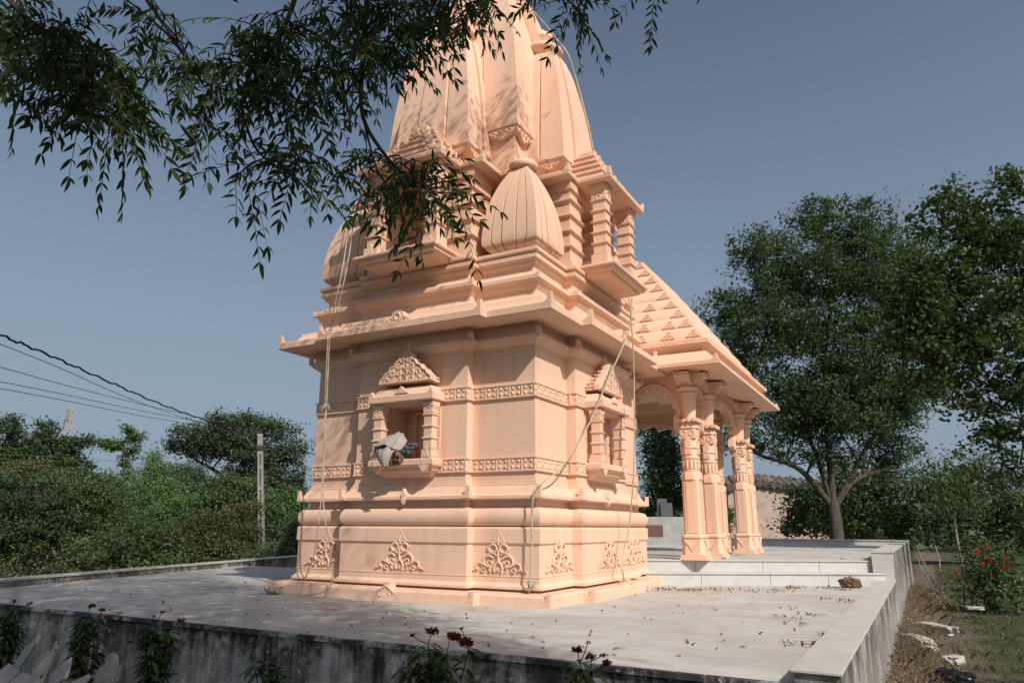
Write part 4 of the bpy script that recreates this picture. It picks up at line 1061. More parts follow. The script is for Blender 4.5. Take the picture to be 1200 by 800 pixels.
sh = [('bright green feathery bush standing out in the left thicket', 33, [(181,541,8,10),(180,554,14,16),(178,568,22,18),(176,585,28,28),(190,610,34,24)], L_feather, 260, 0.15),
      ('dark bush at the far left behind the parapet', 27, [(18,590,34,30),(10,640,40,34),(45,615,30,30)], L_dark, 260, 0.18),
      ('yellowish creeper covered bush below the dark left trees', 29, [(22,560,26,16),(48,575,24,18)], L_olive, 110, 0.17),
      ('rounded dark bush left of the feathery bush', 28, [(85,600,40,34),(115,590,34,30),(100,640,46,30)], L_mid, 300, 0.18),
      ('low dusty bush in front of the feathery bush', 26, [(160,640,40,24),(130,655,36,16),(190,655,34,16)], L_mid, 220, 0.16),
      ('olive shrub with yellowing leaves in the middle of the thicket', 27, [(230,635,36,26),(250,650,34,20),(215,655,26,16)], L_olive, 230, 0.15),
      ('olive brown shrub just left of the utility pole', 29, [(275,625,28,30),(285,650,26,20),(262,645,26,18)], L_olive, 220, 0.15),
      ('mid green bush behind the utility pole', 37, [(250,590,36,22),(285,585,30,26),(225,600,26,20)], L_mid, 240, 0.22),
      ('bright green bush right of the utility pole', 35, [(330,605,30,28),(345,640,26,28),(318,640,18,22)], L_bright, 240, 0.2),
      ('feathery green shrub close behind the parapet near the pole foot', 25, [(330,650,30,14),(352,640,18,22),(310,658,20,10)], L_grey, 180, 0.14),
      ('grey leaved bush behind the feathery bush', 40, [(215,560,24,14),(205,580,24,16),(235,572,22,14)], L_grey, 130, 0.24),
      ('dark bush between the two ragged trees', 34, [(125,585,26,18),(95,575,26,20),(60,585,30,22)], L_dark, 200, 0.22)]
for lab, D, arr, mat, nc, lf in sh:
    arr = list(arr)
    for q in list(arr):
        for j in range(3): arr.append((q[0]+random.uniform(-1, 1)*q[2], q[1]-q[3]*random.uniform(0.5, 1.15), q[2]*random.uniform(0.18, 0.35), q[3]*random.uniform(0.25, 0.45)))
    make_tree('wild_shrub', gpt(arr[0][0], D), plobes(D, arr), lab, mat, int(nc*1.35), 60, lf*0.68, 0.36*D/30, 0.06, limbs=8, group='wild shrubs beyond the left parapet', cat='shrub', parts=('stem', 'foliage'), shell=0.5)
# undergrowth and far wood: nobody could count it
def scatter_leaves(name, C, size, mat, kind='stuff', aspect=0.45, droop=0.3, up=0.5):
    V, F = leaf_quads(C, size, aspect, droop, up); return tag(fast(name, V, F, mat), kind=kind)
n = 16000
xs = rng.uniform(-34, -14, n); ys = rng.uniform(8, 30, n)
keep = xs < (XL0 + (XL1-XL0)*(ys-FY)/(17-FY)) - 0.6 - 0.02*ys
C = np.stack([xs, ys, GZ + np.abs(rng.normal(0, 0.5, n))], 1)[keep]
scatter_leaves('undergrowth', C, 0.13, L_olive)
n = 26000
az = rng.uniform(-75, 45, n); rad = rng.uniform(70, 110, n)
h = 4.2+2.2*np.array([mnoise.noise(Vector((a*0.12, 2.0, 0))) + 0.6*mnoise.noise(Vector((a*0.5, 7.0, 0))) for a in az])
C = np.stack([rad*np.sin(np.radians(az)), rad*np.cos(np.radians(az)), GZ+rng.uniform(0, 1, n)**0.8*h*rad/85], 1)
scatter_leaves('distant_trees', C, 1.0, L_grey, aspect=0.7)

# grass blades at the right, dry weeds along the wall
def blades(name, C, hgt, wid, mat, lean=0.35, kind='stuff'):
    n = len(C); a = rng.uniform(0, 2*PI, n); H = hgt*rng.uniform(0.5, 1.4, n); l = rng.normal(0, lean, (n, 2))*H[:, None]
    w = np.stack([np.cos(a), np.sin(a), np.zeros(n)], 1)*wid*0.5
    tip = C+np.stack([l[:, 0], l[:, 1], H], 1); mid = C+np.stack([l[:, 0]*0.3, l[:, 1]*0.3, H*0.55], 1)
    V = np.stack([C-w, C+w, mid+w*0.8, tip, mid-w*0.8], 1).reshape(-1, 3)
    F = np.arange(5*n).reshape(n, 5)
    o = fast(name, V, F, mat); return tag(o, kind=kind) if kind else o
n = 52000
C = np.stack([rng.uniform(0.1, 14, n), rng.uniform(12, 48, n)**1.0, np.full(n, GZ-0.08)], 1)
C[:, 2] += np.array([0.10*mnoise.noise(Vector((x*0.25, y*0.25, 3.0))) for x, y in C[:, :2]])
C = C[np.array([mnoise.noise(Vector((x*0.5, y*0.5, 9.0))) > -0.15 or y > 24 for x, y in C[:, :2]])]
blades('grass', C, 0.11, 0.012, L_grass, 0.7)
C2 = C[rng.uniform(0, 1, len(C)) < 0.5]+rng.normal(0, 0.05, (1, 3)); C2 = C2+np.stack([rng.normal(0, .1, len(C2)), rng.normal(0, .1, len(C2)), np.abs(rng.normal(0.03, .05, len(C2)))], 1)
scatter_leaves('ground_cover', C2, 0.05, L_mid, aspect=0.6)
n = 9000
yy = rng.uniform(7.5, 26, n); C = np.stack([XR+0.03+np.abs(rng.normal(0, 0.22, n)), yy, GZ+rng.uniform(-0.08, 0.02, n)], 1); C = C[np.array([mnoise.noise(Vector((p[1]*0.9, p[0]*2, 5.0))) > -0.2 for p in C])]
blades('dry_weeds', C, 0.24, 0.005, L_dry, 0.8)
n = 26000
yy = rng.uniform(7.5, 24, n); xx = XR+0.02+np.abs(rng.normal(0, 0.25, n))
hh = 0.62*np.exp(-((xx-XR)/0.6)**2)*(0.6+0.5*np.array([mnoise.noise(Vector((y*1.3, 0, 1))) for y in yy]))
C = np.stack([xx, yy, GZ+rng.uniform(0, 1, n)*np.maximum(hh, 0.05)], 1)
scatter_leaves('dry_weeds', C, 0.028, L_dry, aspect=0.4)

# ------------------------------------------------------------------ sapling, flowering shrub, palms at the right
t = thing('sapling', Pz(1131, 704, GZ), 'slim pale sapling trunk leaning in the grass right of the platform', 'tree')
b = Pz(1131, 704, GZ); mb = MB()
pth = catmull([b, P(1127, 660, 18.5), P(1120, 620, 18.6), P(1117, 580, 18.8)], 6); mb.tube(pth, list(np.linspace(0.035, 0.02, len(pth))), 7); mb.build('trunk', M_palebark, t, 60)
lb = plobes(18.7, [(1117,575,22,12),(1105,590,18,12),(1130,592,20,10),(1100,560,16,10),(1128,560,14,12)])
C, _ = lobes_clumps(lb, 60); C = (C[:, None, :]+rng.normal(size=(60, 26, 3))*0.16).reshape(-1, 3)
V, F = leaf_quads(C, 0.15, 0.25, 0.8); fast('crown', V, F, L_mid, t)
t = thing('flowering_shrub', Pz(1165, 715, GZ), 'green shrub with bright red flower heads beside the leaning sapling', 'shrub')
D = 17.5
lb = plobes(D, [(1160,665,26,20),(1150,690,24,18),(1180,690,26,24),(1140,640,12,12),(1175,650,14,10)])
C, _ = lobes_clumps(lb, 90); C = (C[:, None, :]+rng.normal(size=(90, 34, 3))*0.13).reshape(-1, 3)
V, F = leaf_quads(C, 0.12, 0.45); fast('foliage', V, F, L_mid, t)
for u, v in ((1146,647),(1158,653),(1167,663),(1172,667),(1182,659),(1157,639),(1176,652),(1121,669),(1150,660),(1163,657),(1147,645),(1177,665)):
    c_ = P(u, v, D-0.45); mbn = np.clip(rng.normal(size=(26, 3)), -1.4, 1.4)*np.array([0.045, 0.045, 0.025])+np.array(c_)
    V, F = leaf_quads(mbn, 0.045, 0.7, 0.0); fast('flower_head', V, F, L_scarlet, t)
mb = MB()
for i in range(6):
    e = P(1140+9*i, 660+4*(i % 3), D); mb.tube([Pz(1160+2*i, 714, GZ), (Pz(1160+2*i, 714, GZ)+e)/2+Vector((0,0,.1)), e], [0.02, 0.015, 0.006], 5)
mb.build('stem', M_bark, t, 60)
def palm(base, n, length, label, mat, lift=0.9, leaf=0.22):
    t = thing('palm_plant', base, label, 'palm'); B = Vector(base); V = []; F = []
    for i in range(n):
        a = 2*PI*i/n+random.uniform(-.2, .2); el = random.uniform(0.55, 1.25)*lift
        d = Vector((math.cos(a)*math.cos(el), math.sin(a)*math.cos(el), math.sin(el))); pts = []
        for k in range(13):
            s_ = k/12; pts.append(B+d*length*s_+Vector((0, 0, -0.5*length*s_*s_*(1.1-0.4*el))))
        mb = MB(); mb.tube(pts, list(np.linspace(0.014, 0.003, 13)), 5)
        sidev = d.cross(Vector((0, 0, 1))).normalized()
        for k in range(2, 13):
            for j in (0, 0.5):
                p = pts[k]; tg = (pts[k]-pts[k-1]).normalized(); p = p-tg*j*length/12
                for s2 in (-1, 1):
                    tip = p+(tg*0.7+sidev*s2*0.8+Vector((0, 0, -0.25))).normalized()*leaf*(1.2-abs(k-6)/9)
                    w = tg*0.012; mb.add([p-w, p+w, (p+tip)/2+w, tip], [(0, 1, 2, 3)])
        mb.build('frond', mat, t, 0, 0, False)
    return t
palm(gpt(1052, 34), 12, 2.6, 'feathery palm plant behind the far corner of the right parapet', L_grey, 1.0, 0.5)
pb = Pz(1205, 812, GZ); palm((pb.x+0.75, pb.y+0.3, GZ), 15, 1.25, 'young palm with arching fronds at the lower right corner', L_mid, 0.85, 0.2)
palm(gpt(1160, 27), 9, 2.0, 'small palm clump behind the red flowering shrub', L_grey, 1.0, 0.4)
t = thing('bare_stem_shrub', Pz(1062, 690, GZ), 'thin grey leafless stems rising beside the right parapet', 'shrub')
mb = MB(); b = Vector((0.15, 20.5, GZ))
for e in (P(1070,640,19.5), P(1088,612,19.5), P(1078,655,19.2), P(1066,625,19.8)):
    mb.tube([b, (b+e)/2+Vector((random.uniform(-.1,.1), 0, 0.1)), e], [0.02, 0.014, 0.005], 5)
mb.build('stem', M_palebark, t, 60)

# white rubble on the right ground
def chunk(c, r, seed, rot=0):
    mb = MB(); bm = bmesh.new(); bmesh.ops.create_icosphere(bm, subdivisions=5, radius=1)
    M = Matrix.Rotation(rot, 3, 'Z')
    for v in bm.verts:
        d = v.co.normalized(); q = 0.62/max(abs(d.x), abs(d.y), abs(d.z), 0.55); q *= 1+0.25*mnoise.noise(d*1.5+Vector((seed, 0, 0)))+0.12*mnoise.noise(d*4.5+Vector((0, seed, 0)))
        v.co = M @ Vector((d.x*r[0]*q, d.y*r[1]*q, d.z*r[2]*q)) + Vector(c)
    mb.add([tuple(v.co) for v in bm.verts], [tuple(v.index for v in f.verts) for f in bm.faces]); bm.free(); return mb
for (u, v, r, rot, lab) in ((1075, 757, (0.55, 0.17, 0.12), 2.05, 'long white stone fragment lying nearest the right parapet'),
                            (1100, 741, (0.60, 0.17, 0.10), 2.2, 'white stone fragment among weeds, farther from the parapet'),
                            (1119, 779, (0.22, 0.13, 0.07), 1.2, 'small pale stone chip right of the white fragments'),
                            (1143, 716, (0.25, 0.1, 0.05), 0.2, 'flat pale stone lying below the leaning sapling'),
                            (1190, 682, (0.3, 0.2, 0.09), 0.2, 'pale buff stone at the far right edge of the grass')):
    c_ = Pz(u, v, GZ+0.10); c_.z = GZ+0.17; o = chunk(c_, r, u*0.1, rot).build('rock_fragment', M_fragment, None, 40); tag(o, lab, 'stone', 'loose stones right of the platform')
c_ = Pz(1112, 795, GZ+0.05); mb = MB(); blob(mb, c_, (0.22, 0.18, 0.1), 3.3, 4, 0.6, 2.5); tag(mb.build('plastic_bag', M_bag, None, 60), 'crumpled black plastic bag on the ground at lower right', 'bag')
# brown clod and leaf litter near the steps
c_ = Pz(997, 684, 0.06); mb = MB(); blob(mb, c_, (0.16, 0.13, 0.10), 1.2, 4, 0.5, 3); tag(mb.build('earth_clod', M_lump, None, 60), 'brown clod of earth beside the steps near the right parapet', 'clod')
pts = []
for k in range(34):
    if k < 22: u = random.uniform(765, 1010); base = Pz(u, 688+random.uniform(0, 4), 0.012)
    else: base = Pz(random.uniform(900, 1000), random.uniform(690, 760), 0.012)
    for i in range(random.randint(3, 16)): pts.append((base.x+random.gauss(0, .11), base.y+random.gauss(0, .10), 0.012+abs(random.gauss(0, .012))))
for k in range(16):
    b = Pz(random.uniform(780, 1010), random.uniform(640, 655), UZ+0.012)
    for i in range(random.randint(2, 10)): pts.append((b.x+random.gauss(0, .2), b.y+random.gauss(0, .2), UZ+0.012+abs(random.gauss(0, .01))))
for k in range(150):
    b = Pz(random.uniform(30, 900), random.uniform(668, 770), 0.008); 
    if FY+.1 < b.y < 14 and not (abs(b.x-CX) < 2.7 and abs(b.y-CY) < 2.7): pts.append((b.x, b.y, 0.008))
for k in range(300):
    s_ = random.uniform(0.5, 9); q = a0+dv*s_+nv*random.uniform(0.03, 0.35)
    if mnoise.noise(Vector((s_*0.8, 0, 0))) > 0.05: pts.append((q.x, q.y, 0.012+abs(random.gauss(0, .01))))
V, F = leaf_quads(np.array(pts), 0.06, 0.5, 0.0, 3.0); tag(fast('leaf_litter', V, F, L_litter), kind='stuff')

# ------------------------------------------------------------------ flowering plants along the front wall
def bed_plant(u, vtop, spread, nst, label, heads, y=5.02):
    top = Py(u, vtop, y); base = Vector((top.x, y, GZ-0.05))
    t = thing('bed_plant', base, label, 'plant', 'red flowering plants along the retaining wall')
    mb = MB(); LV = []; LF = []; n0 = 0
    ends = []
    for i in range(nst):
        e = Vector((top.x+random.gauss(0, spread*0.55), y-random.uniform(-0.12, 0.2), top.z-abs(random.gauss(0, 0.16))*(i > 0)))
        m_ = base.lerp(e, 0.55)+Vector((random.gauss(0, .04), random.gauss(0, .04), 0)); pts = catmull([base+Vector((random.gauss(0, .04), random.gauss(0, .03), 0)), m_, e], 7)
        mb.tube(pts, list(np.linspace(0.010, 0.004, len(pts))), 5); ends.append(e)
        for k, p in enumerate(pts):
            if k < 3: continue
            for j in range(4):
                a = random.uniform(0, 2*PI); d = Vector((math.cos(a), math.sin(a), random.uniform(-0.55, 0.35))).normalized(); Lf = random.uniform(0.08, 0.17)
                s_ = d.cross(Vector((0, 0, 1))).normalized(); w = Lf*0.16; nn = s_.cross(d)
                q1 = p+d*Lf*0.35; q2 = p+d*Lf*0.7+Vector((0, 0, -0.012)); tip = p+d*Lf+Vector((0, 0, -0.04))
                LV += [p, q1+s_*w+nn*0.008, q2+s_*w*0.7, tip, q2-s_*w*0.7, q1-s_*w+nn*0.008]; LF.append([n0+c for c in range(6)]); n0 += 6
    mb.build('stem', M_twig, t, 60)
    fast('foliage', [tuple(v) for v in LV], LF, L_neem, t)
    for (hu, hv, r) in heads:
        c_ = Py(hu, hv, y+random.uniform(-0.1, 0.05))
        st = MB(); e = min(ends, key=lambda q: (q-c_).length)
        n = int(70*(r/0.04)); pc = np.clip(rng.normal(size=(n, 3)), -1.5, 1.5)*np.array([1, 1, 0.6])*r*0.55+np.array(c_)
        V, F = leaf_quads(pc, r*0.75, 0.8, 0.0); h_ = fast('flower_head', V, F, L_red, t)
        st.tube([e, (e+c_)/2+Vector((0, 0, -0.01)), c_], 0.0035, 5); st.build('stalk', M_twig, h_, 0)
bed_plant(15, 712, 0.16, 8, 'leafy dark bed plant at the far left with red heads at the platform edge', [(17,704,.028),(34,707,.03)])
bed_plant(105, 722, 0.15, 8, 'tall bed plant right behind the left rubble with three red flower heads', [(108,709,.034),(120,714,.03),(133,743,.022)])
bed_plant(188, 733, 0.20, 11, 'bushy bed plant, second bush left of the picture centre, with scattered red heads', [(190,717,.024),(180,722,.018),(212,727,.036),(152,752,.024),(204,762,.022),(198,765,.018)])
bed_plant(322, 775, 0.10, 5, 'short sparse bed plant standing alone against the stained wall', [(305,775,.026),(333,760,.026),(343,763,.02)])
bed_plant(512, 755, 0.21, 15, 'largest bed plant below the temple front with clustered red flowers', [(506,739,.042),(483,744,.024),(533,746,.046),(547,752,.05),(541,736,.018),(528,743,.03)])
bed_plant(688, 772, 0.12, 7, 'small bed plant right of centre with five dark red heads', [(677,761,.036),(689,752,.018),(693,768,.034),(707,767,.022),(711,776,.034)])

# rubble slabs at lower left
def slab(u, v, y, w, h, th, tilt, rot, lab, seed):
    c_ = Py(u, v, y); c_ = Vector((c_.x, y, c_.z))
    random.seed(seed); poly = []
    if seed == 8: poly = [(w*math.cos(a)*(1 if abs(math.sin(a)) < 0.9 else .95), h*(math.sin(a) if math.sin(a) > 0 else math.copysign(min(1, abs(math.sin(a))*1.5), math.sin(a)))) for a in np.linspace(0, 2*PI, 16)[:-1]]
    else:
        cs_ = [(-1, -1), (1, -1), (1, 1), (-1, 1)]
        for i in range(4):
            p, q = cs_[i], cs_[(i+1) % 4]
            for f in (0.0, random.uniform(0.3, 0.45), random.uniform(0.6, 0.75)):
                jx = random.uniform(-.08, .08)+(random.uniform(-.25, .1) if f == 0 else 0)*p[0]; jy = random.uniform(-.10, .10)
                poly.append(((p[0]+(q[0]-p[0])*f+jx)*w*0.85, (p[1]+(q[1]-p[1])*f+jy)*h*0.9))
    mb = MB(); M = Matrix.Translation(c_) @ Matrix.Rotation(rot, 4, 'Y') @ Matrix.Rotation(tilt, 4, 'X')
    mb.prism(poly, -th/2, th/2, M); o = mb.build('marble_offcut', M_rubble, None, 0, 0.003); tag(o, lab, 'marble offcut', 'broken marble slabs piled at the lower left')
slab(20, 778, 4.95, 0.30, 0.10, 0.02, -0.4, -0.75, 'long marble offcut leaning left in the rubble pile', 1)
slab(32, 765, 4.90, 0.28, 0.07, 0.02, -0.3, -0.85, 'narrow upper marble offcut of the rubble pile', 2)
slab(8, 790, 4.80, 0.16, 0.10, 0.025, -0.8, 0.2, 'stubby marble block at the left picture edge', 3)
slab(48, 785, 4.85, 0.22, 0.13, 0.02, -0.5, -0.6, 'broad grey marble slab in the middle of the pile', 4)
slab(70, 790, 4.80, 0.22, 0.12, 0.02, -0.4, -0.5, 'pale marble slab at the right of the pile', 5)
slab(78, 775, 4.98, 0.15, 0.10, 0.02, -0.3, 0.3, 'small marble piece on top of the pile beside the plant', 6)
slab(30, 800, 4.65, 0.24, 0.10, 0.02, -0.9, 0.1, 'low marble slab at the bottom of the pile', 7)
slab(58, 770, 5.05, 0.20, 0.06, 0.02, -0.35, -1.0, 'thin dark edged marble sliver behind the middle slab', 9)
slab(10, 770, 5.1, 0.18, 0.09, 0.02, -0.3, -0.3, 'marble piece half hidden behind the far left plant', 10)
slab(92, 800, 4.75, 0.2, 0.07, 0.02, -0.7, -0.35, 'short marble offcut at the right foot of the pile', 11)
slab(122, 795, 5.12, 0.16, 0.26, 0.025, -0.25, 0.1, 'upright rounded marble slab leaning on the wall behind the plant', 8)
random.seed(21)
t = thing('wooden_stick', Py(47, 802, 4.6), 'thin pale stick standing diagonally in the marble rubble', 'stick')
mb = MB(); mb.tube([Py(45, 806, 4.62), Py(70, 757, 4.9)], [0.016, 0.013], 6); mb.build('stick', M_palebark, t, 60)

# ------------------------------------------------------------------ pole, wires, tower, hut, block
pb = P(307, 660, 32); pbx = Vector((pb.x, pb.y, GZ-0.3)); ptop = P(305, 508, 32); HP = ptop.z
t = thing('utility_pole', pbx, 'pale concrete utility pole with V shaped iron crossarm beyond the left parapet', 'utility pole')
# the pole leans a little to the left of plumb
LN = Vector((ptop.x-pb.x, ptop.y-pb.y, 0)); SH = LN/(HP+0.74)
Mp = Matrix.Translation((pbx.x, pbx.y, 0)) @ Matrix(((1, 0, SH.x, -SH.x*-0.74), (0, 1, SH.y, -SH.y*-0.74), (0, 0, 1, 0), (0, 0, 0, 1))) @ Matrix.Rotation(YAW, 4, 'Z')
mb = MB()
for s_ in (-1, 1):
    mb.loft([[(s_*0.10-0.04, -0.09, pbx.z), (s_*0.10+0.04, -0.09, pbx.z), (s_*0.10+0.04, 0.09, pbx.z), (s_*0.10-0.04, 0.09, pbx.z)], [(s_*0.065-0.035, -0.06, HP), (s_*0.065+0.035, -0.06, HP), (s_*0.065+0.035, 0.06, HP), (s_*0.065-0.035, 0.06, HP)]], Mp)
for i in range(7):
    z = pbx.z+0.9*i; mb.box((-0.08, -0.055, z), (0.08, 0.055, z+0.14 if i < 6 else HP-0.01), Mp)
mb.box((-0.05, -0.05, HP-0.9), (0.05, 0.05, HP-0.02), Mp)
mb.build('pole', M_conc, t, 0)
mb = MB(); zc = HP-0.5
for s_ in (-1, 1):
    mb.tube([(0, -0.1, zc-0.1), (s_*0.28, -0.1, zc-0.08), (s_*0.66, -0.1, zc+0.42)], 0.045, 6, Mp)
mb.box((-0.12, -0.13, zc-0.2), (0.12, 0.13, zc-0.02), Mp); mb.build('crossarm', M_iron, t, 0)
for s_, x, z in ((0, -0.66, zc+0.44), (0, 0.66, zc+0.44), (0, 0, HP+0.02)):
    mb = MB(); c_ = Mp @ Vector((x, -0.1 if x else 0, z)); mb.lathe([(0.03, c_.z), (0.06, c_.z+0.04), (0.03, c_.z+0.08), (0.06, c_.z+0.12), (0.02, c_.z+0.18)], (c_.x, c_.y), 10); mb.build('insulator', M_iron, t, 40)
def wire(pts, rad, label, mat, sag_n=10):
    pts = [Vector(p) for p in pts]; pts = [pts[0]+(pts[0]-pts[1])*3+(pts[0]-pts[1]).length*Vector((0, 0, 0.12))] + pts if len(pts) > 4 else pts
    pts = catmull(pts, sag_n); t = thing('overhead_wire', pts[-1], label, 'wire', 'overhead wires to the pole')
    mb = MB(); mb.tube(pts, rad, 6); mb.build('strand', mat, t, 60)
def wv(pts): return [P(u, v, D) for u, v, D in pts]
def wavy(pts):
    out = []
    for i, p in enumerate(catmull(pts, 14)): out.append(p+Vector((0, 0, 0.018*math.sin(i*1.3)+0.012*math.sin(i*2.9))))
    return out
wire(wavy(wv([(-40,372,12), (0,392,13), (60,417,15), (125,446,18), (190,474,22), (240,492,26), (300,514,31.6)])), 0.022, 'thick black twisted cable sagging from upper left to the pole', M_cable, 2)
wire(wv([(306,516,32), (330,524,34), (372,533,38), (420,548,44)]), 0.025, 'black cable running from the pole behind the temple', M_cable)
wire(wv([(-40,388,12), (0,403,13), (70,431,15), (150,466,20), (215,489,26), (291,511,31.7)]), 0.008, 'thin grey wire just below the thick cable', M_wire)
wire(wv([(-40,420,14), (0,430,15), (80,452,18), (160,472,23), (230,488,28), (320,509,32)]), 0.009, 'thin wire, third from the top at the left', M_wire)
wire(wv([(-40,440,14), (0,447,15), (80,463,18), (160,480,23), (230,493,28), (305,506,32)]), 0.009, 'thin wire, second lowest of the left bundle', M_wire)
wire(wv([(-40,449,14), (0,455,15), (80,470,18), (160,486,23), (230,498,28), (305,512,32)]), 0.009, 'thin wire, lowest of the left bundle', M_wire)
wire(wv([(-40,531,26), (60,535,27), (200,544,30), (375,551,34)]), 0.007, 'faint lower wire crossing in front of the left trees', M_wire)
wire(wv([(-40,536,26), (60,546,27), (200,553,30), (375,557,34)]), 0.007, 'faintest lowest wire crossing in front of the left trees', M_wire)
# telecom tower
DT = 150; tb = P(66, 600, DT); tt = P(67, 459, DT)
t = thing('telecom_tower', (tb.x, tb.y, GZ), 'distant lattice telecom tower with antennas above the left trees', 'tower')
mb = MB(); H0, H1 = GZ, tt.z; w0, w1 = 0.75, 0.22
def tw(z): return w0+(w1-w0)*(z-H0)/(H1-H0)
cor = [(-1,-1),(1,-1),(1,1),(-1,1)]
zs = np.linspace(H0, H1-3, 15)
for cx_, cy_ in cor: mb.tube([(tb.x+cx_*w0, tb.y+cy_*w0, H0), (tb.x+cx_*w1, tb.y+cy_*w1, H1-3)], 0.07, 4)
for z0, z1 in zip(zs[:-1], zs[1:]):
    for i in range(4):
        a, b = cor[i], cor[(i+1) % 4]
        mb.tube([(tb.x+a[0]*tw(z0), tb.y+a[1]*tw(z0), z0), (tb.x+b[0]*tw(z1), tb.y+b[1]*tw(z1), z1)], 0.04, 4)
        mb.tube([(tb.x+b[0]*tw(z0), tb.y+b[1]*tw(z0), z0), (tb.x+a[0]*tw(z1), tb.y+a[1]*tw(z1), z1)], 0.04, 4)
mb.tube([(tb.x, tb.y, H1-3), (tb.x, tb.y, H1)], 0.08, 5); mb.build('lattice', M_tower, t, 0)
mb = MB(); mb.box((tb.x-1.1, tb.y-1.1, H1-9.6), (tb.x+1.1, tb.y+1.1, H1-9.35)); mb.build('platform', M_iron, t, 0)
for dx, dz in ((-0.9, -14), (0.8, -13), (0.2, -11.5), (-0.6, -8), (0.9, -16), (0, -6)):
    mb = MB(); mb.box((tb.x+dx-0.3, tb.y-0.9, H1+dz), (tb.x+dx+0.3, tb.y-0.6, H1+dz+2.2)); mb.build('antenna', M_conc, t, 0)
# grey block behind porch
c_ = P(770, 637, 26); t = thing('masonry_block', (c_.x, c_.y, UZ), 'grey plastered masonry block with reddish board seen left of the first porch pillar', 'block')
Mb = Matrix.Translation((c_.x, c_.y, 0)) @ Matrix.Rotation(YAW-0.1, 4, 'Z')
mb = MB(); mb.box((-0.9, 0, UZ-0.1), (1.02, 1.2, 1.36), Mb); mb.build('body', M_grey, t, 0, 0.02)
mb = MB(); mb.box((-0.9, -0.04, 0.72), (0.22, -0.002, 1.08), Mb); mb.build('board', M_rust, t, 0)
mb = MB(); mb.box((0.2, 0.3, 1.362), (0.62, 0.7, 1.85), Mb); mb.box((0.1, 0.4, 1.363), (0.45, 0.62, 2.0), Mb); mb.build('capping', M_steelgrey, t, 0, 0.02)
c_ = P(350, 655, 26); t = thing('gate_post', (c_.x-0.1, c_.y, -0.3), 'small grey post beyond the platform just left of the plinth', 'post')
mb = MB(); Mg = Matrix.Translation((c_.x, c_.y, 0)) @ Matrix.Rotation(YAW, 4, 'Z')
mb.box((0.08, 0, GZ), (0.55, 0.4, 0.30), Mg); mb.box((0.04, -0.04, 0.302), (0.59, 0.44, 0.36), Mg); mb.build('shaft', M_conc, t, 0, 0.01)
# old house
c_ = P(912, 640, 60); t = thing('old_house', (c_.x, c_.y, GZ), 'old mud brick house with dark tiled roof behind the porch', 'house')
Mh = Matrix.Translation((c_.x, c_.y, GZ)) @ Matrix.Scale(1.4, 4) @ Matrix.Translation((0, 0, -GZ)) @ Matrix.Rotation(YAW-0.15, 4, 'Z')
mb = MB(); mb.box((-2.6, 0, GZ-0.2), (3.0, 5, 2.35), Mh); mb.prism([(-2.6, 2.35), (3.0, 2.35), (1.6, 2.75), (-0.6, 3.05), (-2.6, 2.9)], 0, 0.4, Mh); mb.build('wall', M_mud, t, 0)
mb = MB()
rr = []
for i in range(15):
    x = -2.9+i*0.42
    mb.tube([(x, -0.25, 2.45+0.55*(1-abs(i-5)/9)), (x, 2.4, 3.2+0.4*(1-abs(i-5)/9))], 0.22, 8, Mh)
mb.build('roof', M_tile, t, 60)
mb = MB(); mb.box((0.2, -0.03, 0.2), (1.4, 0.02, 0.66), Mh); mb.build('opening_shade_panel', M_dark, t, 0)  # near-black panel on the solid wall, interior shade painted as colour
mb = MB(); mb.lathe([(0.5, 3.0), (0.52, 3.15), (0.42, 3.35), (0.2, 3.45), (0.01, 3.47)], (-0.3, 0.6), 20, Mh); mb.build('roof_mound', M_tile, t, 60)

# ------------------------------------------------------------------ overhanging neem tree (shades the lower left)
NB = Vector((5.2, -3.6, GZ))
NEEM = thing('neem_tree', NB, 'large neem tree overhead whose leafy branches hang into the top of the picture', 'tree')
def inside(u, v): return -25 < u < 1225 and -25 < v < 825
def project(p):
    q = Vector(p)-EYE; d = q.dot(FWD)
    if d < 0.05: return None
    return (600+FPX*q.dot(R2)/d, 400-FPX*q.dot(U2)/d)
# crown high above: clumps that stay above the picture
SV = Vector((sd.x/sd.z, sd.y/sd.z, 1))
shade_poly = [(-1.9,3.6),(-2.15,5.37),(-3.29,5.93),(-4.4,6.6),(-5.9,7.5),(-7.3,8.4),(-9.1,8.9),(-11.5,9.6),(-15.5,12.5),(-17,7.5),(-14,3.6)]
def in_poly(x, y, poly):
    c_ = False; n = len(poly)
    for i in range(n):
        x0, y0 = poly[i]; x1, y1 = poly[i-1]
        if (y0 > y) != (y1 > y) and x < (x1-x0)*(y-y0)/(y1-y0)+x0: c_ = not c_
    return c_
clumps = []
tries = 0
while len(clumps) < 1750 and tries < 200000:
    tries += 1
    x, y = random.uniform(-17, -1.8), random.uniform(3.6, 12.5)
    if not in_poly(x, y, shade_poly): continue
    # thinner towards the far edge: sun flecks
    hgt = random.uniform(5.2, 10.5)
    p = Vector((x, y, 0))+SV*hgt
    uv = project(p)
    if uv and -90 < uv[0] < 1290 and -75 < uv[1] < 900: continue
    if mnoise.noise(Vector((x*0.9, y*0.9, 1.3))) < -0.46: continue
    clumps.append(p)
